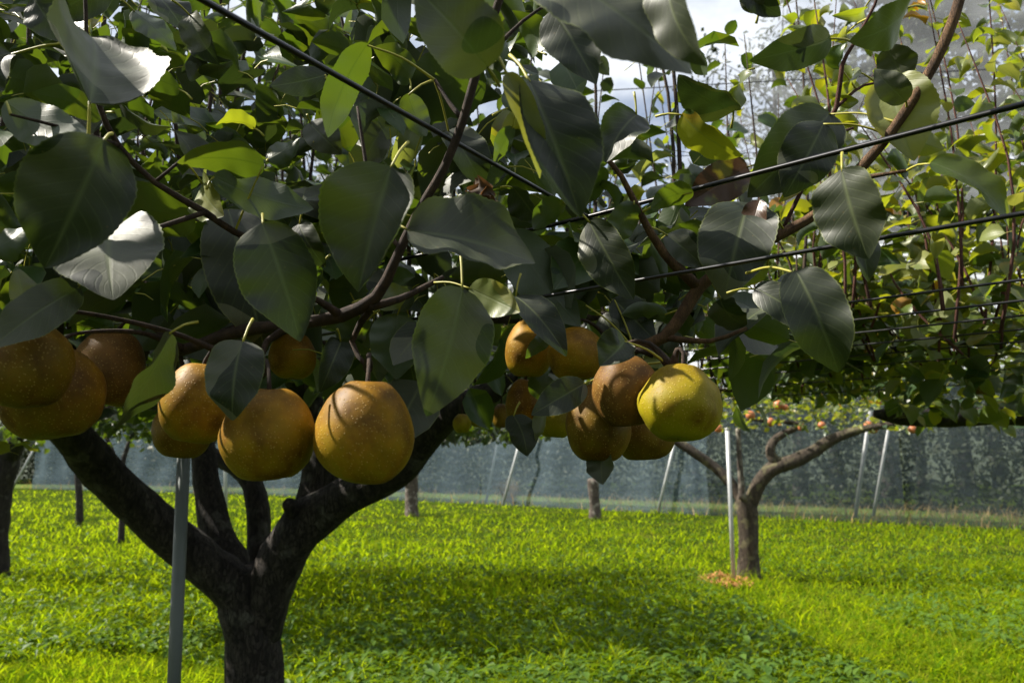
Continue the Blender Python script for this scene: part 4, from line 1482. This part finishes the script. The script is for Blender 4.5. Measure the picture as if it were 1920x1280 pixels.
# right
H(BR, 1556, 212, 1402, 370, 150, .99, .99, tw=25, fold=28, bend=45)
H(BR, 1545, 230, 1470, 370, 110, .95, .95, tw=-30, fold=12)
H(BR, 1378, 208, 1272, 140, 88, .86, .84, tw=-15, bend=50)
H(BR, 1558, 72, 1405, 114, 84, .80, .78, tw=-28, fold=22, bend=30)
H(BR, 1702, 14, 1592, 78, 74, .80, .78, tw=-20, fold=18)
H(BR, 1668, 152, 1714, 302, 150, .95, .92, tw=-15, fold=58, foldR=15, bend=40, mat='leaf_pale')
H(BR, 1700, 190, 1640, 130, 60, .9, tw=20)
H(BR, 1578, 318, 1628, 486, 150, .73, .72, tw=0, fold=24, bend=25, foldR=30)
H(BR, 1590, 400, 1628, 528, 70, .82, tw=-10)
H(BR, 1402, 380, 1358, 562, 150, .94, .92, tw=-10, fold=12, foldR=30, seed=3.0)
H(BR, 1425, 375, 1400, 470, 60, .92, tw=40, mat='leaf_burnt', fold=30)
H(BR, 1492, 508, 1572, 698, 130, .72, .71, tw=-38, fold=32, bend=75, pt=(1400, 512, .8))
H(BR, 1415, 540, 1545, 628, 66, .82, .80, tw=20, fold=24)
H(BR, 1402, 312, 1284, 386, 90, 1.06, 1.06, tw=-22, mat='leaf_burnt', fold=24, bend=40)
H(BR, 1745, 305, 1892, 432, 76, .86, .84, tw=-30, mat='leaf_y', fold=34, bend=60)
H(BR, 1278, 214, 1392, 292, 74, .88, .86, tw=30, mat='leaf_y', fold=28)
H(BR, 1300, 360, 1220, 390, 60, .92, tw=150)
H(BR, 1190, 380, 1150, 460, 70, .95, tw=150)
H(BR, 1250, 440, 1320, 500, 70, .98, tw=20)
H(BR, 1330, 470, 1270, 420, 60, 1.0, tw=150)
H(BR, 1620, 330, 1560, 400, 60, .95, tw=150)
H(BR, 1660, 90, 1700, 160, 70, 1.0, tw=20)
H(BR, 1700, 250, 1770, 280, 60, 1.0, tw=150, mat='leaf_y')
H(BR, 1350, 560, 1400, 610, 60, 1.02, tw=20)
H(BR, 1440, 500, 1380, 540, 50, 1.0, tw=150, mat='leaf_y')
H(BR, 1390, -20, 1464, 30, 60, .8, tw=-20)
H(BR, 1425, 20, 1400, -40, 40, .8)
for (bx, by, tx, ty, w, ma) in ((1620, 20, 1560, 30, 34, 'leaf_y'), (1575, 130, 1590, 80, 44, 'leaf'), (1585, 65, 1565, 80, 34, 'leaf_y'), (1600, 130, 1550, 165, 36, 'leaf_y'), (1560, 200, 1610, 190, 40, 'leaf_y'),
                               (1700, 110, 1640, 100, 36, 'leaf_y'), (1540, 270, 1590, 290, 40, 'leaf'), (1720, 150, 1660, 180, 40, 'leaf_y'), (1500, 340, 1460, 380, 40, 'leaf_y'), (1385, 140, 1340, 190, 56, 'leaf_y')):
    H(BT, bx, by, tx, ty, w, 1.1, 1.08, tw=-30, mat=ma, fold=45, bend=90)

PC = ((1080, 664, 58), (992, 654, 60), (982, 758, 48), (1040, 785, 40), (548, 668, 48), (343, 806, 60), (1207, 812, 60), (1122, 794, 76), (205, 690, 70))
# filler leaves behind the hero ones, on the same branches
rng = random.Random(77)
for root, boxes in ((B3, ((-40, 520, 0, 480, 1.0, 1.6, 110), (0, 500, 480, 640, 1.0, 1.35, 60))), (BL, ((520, 1060, 0, 420, 1.0, 1.6, 105), (500, 1000, 420, 690, 1.02, 1.4, 90))),
                    (BR, ((1060, 1330, 400, 640, 1.05, 1.4, 50), (1330, 1560, 520, 680, 1.05, 1.4, 20)))):
    for (x0, x1, y0, y1, d0, d1, nn) in boxes:
        for _ in range(nn):
            p = P(rng.uniform(x0, x1), rng.uniform(y0, y1), rng.uniform(d0, d1))
            mt, kd, v, ma = rand_leaf(rng, p, rng.uniform(0, 6.28), rng.uniform(0.075, 0.11), pick(rng, TB), elev=(-1.2, 0.6))
            q = proj(mt @ Vector((0, 0.5, 0)))
            if any(math.hypot(q[0] - a_, q[1] - b_) < c_ * 1.15 for a_, b_, c_ in PC):
                continue
            if not in_gap(mt @ Vector((0, 0.5, 0))):
                link('leaf', leaf_mesh(kd, v, ma), root, mat=Matrix.Translation(-root.location) @ mt)

# smaller curled leaves between them
for root, (x0, x1, y0, y1, d0, d1, nn) in ((B3, (-60, 560, -60, 520, .95, 2.0, 190)), (BL, (480, 1060, -60, 430, .98, 2.0, 150)), (BR, (1040, 1330, 300, 620, 1.05, 1.8, 60))):
    for _ in range(nn):
        p = P(rng.uniform(x0, x1), rng.uniform(y0, y1), rng.uniform(d0, d1))
        mt, kd, v, ma = rand_leaf(rng, p, rng.uniform(0, 6.28), rng.uniform(0.05, 0.085), pick(rng, [(.5, 'leaf'), (.42, 'leaf_shade_grey'), (.05, 'leaf_y'), (.03, 'leaf_pale')]), rng.choice('ccv'), elev=(-1.1, 0.7))
        q = proj(mt @ Vector((0, 0.5, 0)))
        if in_gap(mt @ Vector((0, 0.5, 0)), 0.03) or any(math.hypot(q[0] - a_, q[1] - b_) < c_ * 1.15 for a_, b_, c_ in PC):
            continue
        link('leaf', leaf_mesh(kd, v, ma), root, mat=Matrix.Translation(-root.location) @ mt)

# ------------------------------------------------------------------ hero pears
def pear(cx, cy_, rx, ry, d, mat, label, tilt=(0, 0), seed=1, lump=0.06, stalk=None, group=None, name='pear', cat='pear'):
    c = P(cx, cy_, d)
    r = rx / FPX * d
    h = ry / FPX * d
    root = empty(name, c, label, cat, group)
    nu, nv = 40, 26
    V, F = [], []
    off = Vector((seed * 3.1, seed * 1.7, seed))
    for a in range(nv + 1):
        th = math.pi * a / nv
        st, ct = max(0.0, math.sin(th)), math.cos(th)
        for k in range(nu):
            ph = 2 * math.pi * k / nu
            q = r * (st ** 0.96) * (1 - 0.06 * ct)
            z = h * ct
            z -= 0.12 * h * math.exp(-(th / 0.22) ** 2)                  # stalk basin
            z += 0.13 * h * math.exp(-((math.pi - th) / 0.32) ** 2)      # calyx basin
            dr = Vector((math.cos(ph) * st, math.sin(ph) * st, ct))
            s = 1 + lump * mnoise.noise(dr * 1.3 + off) + lump * 0.35 * mnoise.noise(dr * 3 + off)
            V.append((q * math.cos(ph) * s, q * math.sin(ph) * s, z * s))
    for a in range(nv):
        for k in range(nu):
            k2 = (k + 1) % nu
            F.append((a * nu + k, (a + 1) * nu + k, (a + 1) * nu + k2, a * nu + k2))
    rot = Matrix.Rotation(R(tilt[1]), 4, 'Y') @ Matrix.Rotation(R(tilt[0]), 4, 'X') @ Matrix.Rotation(seed * 1.1, 4, 'Z')
    link('skin', new_mesh('skin', V, F, [M[mat]]), root, mat=rot)
    top = rot @ Vector((0, 0, h * 0.84))
    up = rot @ Vector((0, 0, 1))
    ln = 0.045 if stalk is None else stalk
    pts = [top - up * 0.004, top + up * ln * .5, top + up * ln * .8 + Vector((0, 0, ln * .35))]
    rds = [0.0026, 0.002, 0.003]
    near = min(STEMS[BL.name] + STEMS[BR.name], key=lambda q: (q - c - top).length) - c
    if (near - top).length < 0.24:
        e = near - top
        pts = [top - up * 0.004, top + up * 0.02 + e * 0.12, top + e * 0.6 + Vector((0, 0, 0.012)) + up * 0.01, near]
        rds = [0.0026, 0.002, 0.0028, 0.006]
    Vs, Fs = tube_arrays(pts, rds, 7, 0.01)
    link('stalk', new_mesh('stalk', Vs, Fs, [M['twig']]), root)
    Vc, Fc = [], []
    bot = Vector((0, 0, -h * 0.87))
    for k in range(5):
        a = k * 1.2566
        e = Vector((math.cos(a), math.sin(a), 0))
        s = Vector((-math.sin(a), math.cos(a), 0)) * 0.0022
        i = len(Vc)
        Vc += [bot + e * 0.001 - s, bot + e * 0.001 + s, bot + e * 0.006 + Vector((0, 0, -0.001)), bot + e * 0.003 + Vector((0, 0, 0.002))]
        Fc += [(i, i + 1, i + 2), (i, i + 1, i + 3)]
    link('calyx', new_mesh('calyx', Vc, Fc, [M['leaf_dry']]), root, mat=rot)
    return root


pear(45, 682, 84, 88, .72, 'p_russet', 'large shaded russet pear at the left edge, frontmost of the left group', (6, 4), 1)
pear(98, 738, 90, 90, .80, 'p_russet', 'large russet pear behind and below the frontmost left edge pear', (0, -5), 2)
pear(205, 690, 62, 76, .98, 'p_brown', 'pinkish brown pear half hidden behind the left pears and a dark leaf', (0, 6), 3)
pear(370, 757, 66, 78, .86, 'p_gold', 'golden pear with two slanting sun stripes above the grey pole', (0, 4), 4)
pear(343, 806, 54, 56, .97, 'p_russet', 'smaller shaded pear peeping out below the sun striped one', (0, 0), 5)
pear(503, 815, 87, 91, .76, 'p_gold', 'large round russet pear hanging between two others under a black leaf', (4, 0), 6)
pear(684, 810, 92, 100, .74, 'p_gold', 'largest golden pear in the left group with a bright sun patch on its upper left', (6, 3), 7, 0.05)
pear(548, 668, 44, 46, 1.16, 'p_gold', 'small golden pear tucked among leaves above the round russet one', (0, 0), 8)
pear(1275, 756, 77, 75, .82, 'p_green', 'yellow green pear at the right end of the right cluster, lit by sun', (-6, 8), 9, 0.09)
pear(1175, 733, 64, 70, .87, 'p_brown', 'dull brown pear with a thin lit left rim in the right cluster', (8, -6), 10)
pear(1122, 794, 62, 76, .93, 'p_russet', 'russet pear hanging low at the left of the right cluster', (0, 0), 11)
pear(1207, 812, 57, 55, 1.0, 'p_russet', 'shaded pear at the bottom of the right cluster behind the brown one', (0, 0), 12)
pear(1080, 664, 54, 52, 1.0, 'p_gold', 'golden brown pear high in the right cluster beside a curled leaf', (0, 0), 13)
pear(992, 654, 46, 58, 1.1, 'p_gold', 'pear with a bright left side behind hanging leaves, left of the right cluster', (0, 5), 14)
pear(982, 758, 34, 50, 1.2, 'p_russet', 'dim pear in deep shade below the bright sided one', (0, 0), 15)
pear(1040, 785, 36, 38, 1.15, 'p_green', 'greenish pear behind the leaf left of the right cluster', (0, 0), 16)
pear(940, 780, 18, 24, 1.9, 'p_russet', 'small dim pear hanging left of the right cluster, the rightmost of three', (0, 0), 17)
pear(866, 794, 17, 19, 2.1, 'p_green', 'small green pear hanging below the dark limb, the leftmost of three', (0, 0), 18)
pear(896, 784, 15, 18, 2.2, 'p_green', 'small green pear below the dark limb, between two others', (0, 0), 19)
pear(1838, 722, 19, 19, 2.9, 'p_brown', 'dark brown pear half hidden in the right canopy', (0, 0), 20)
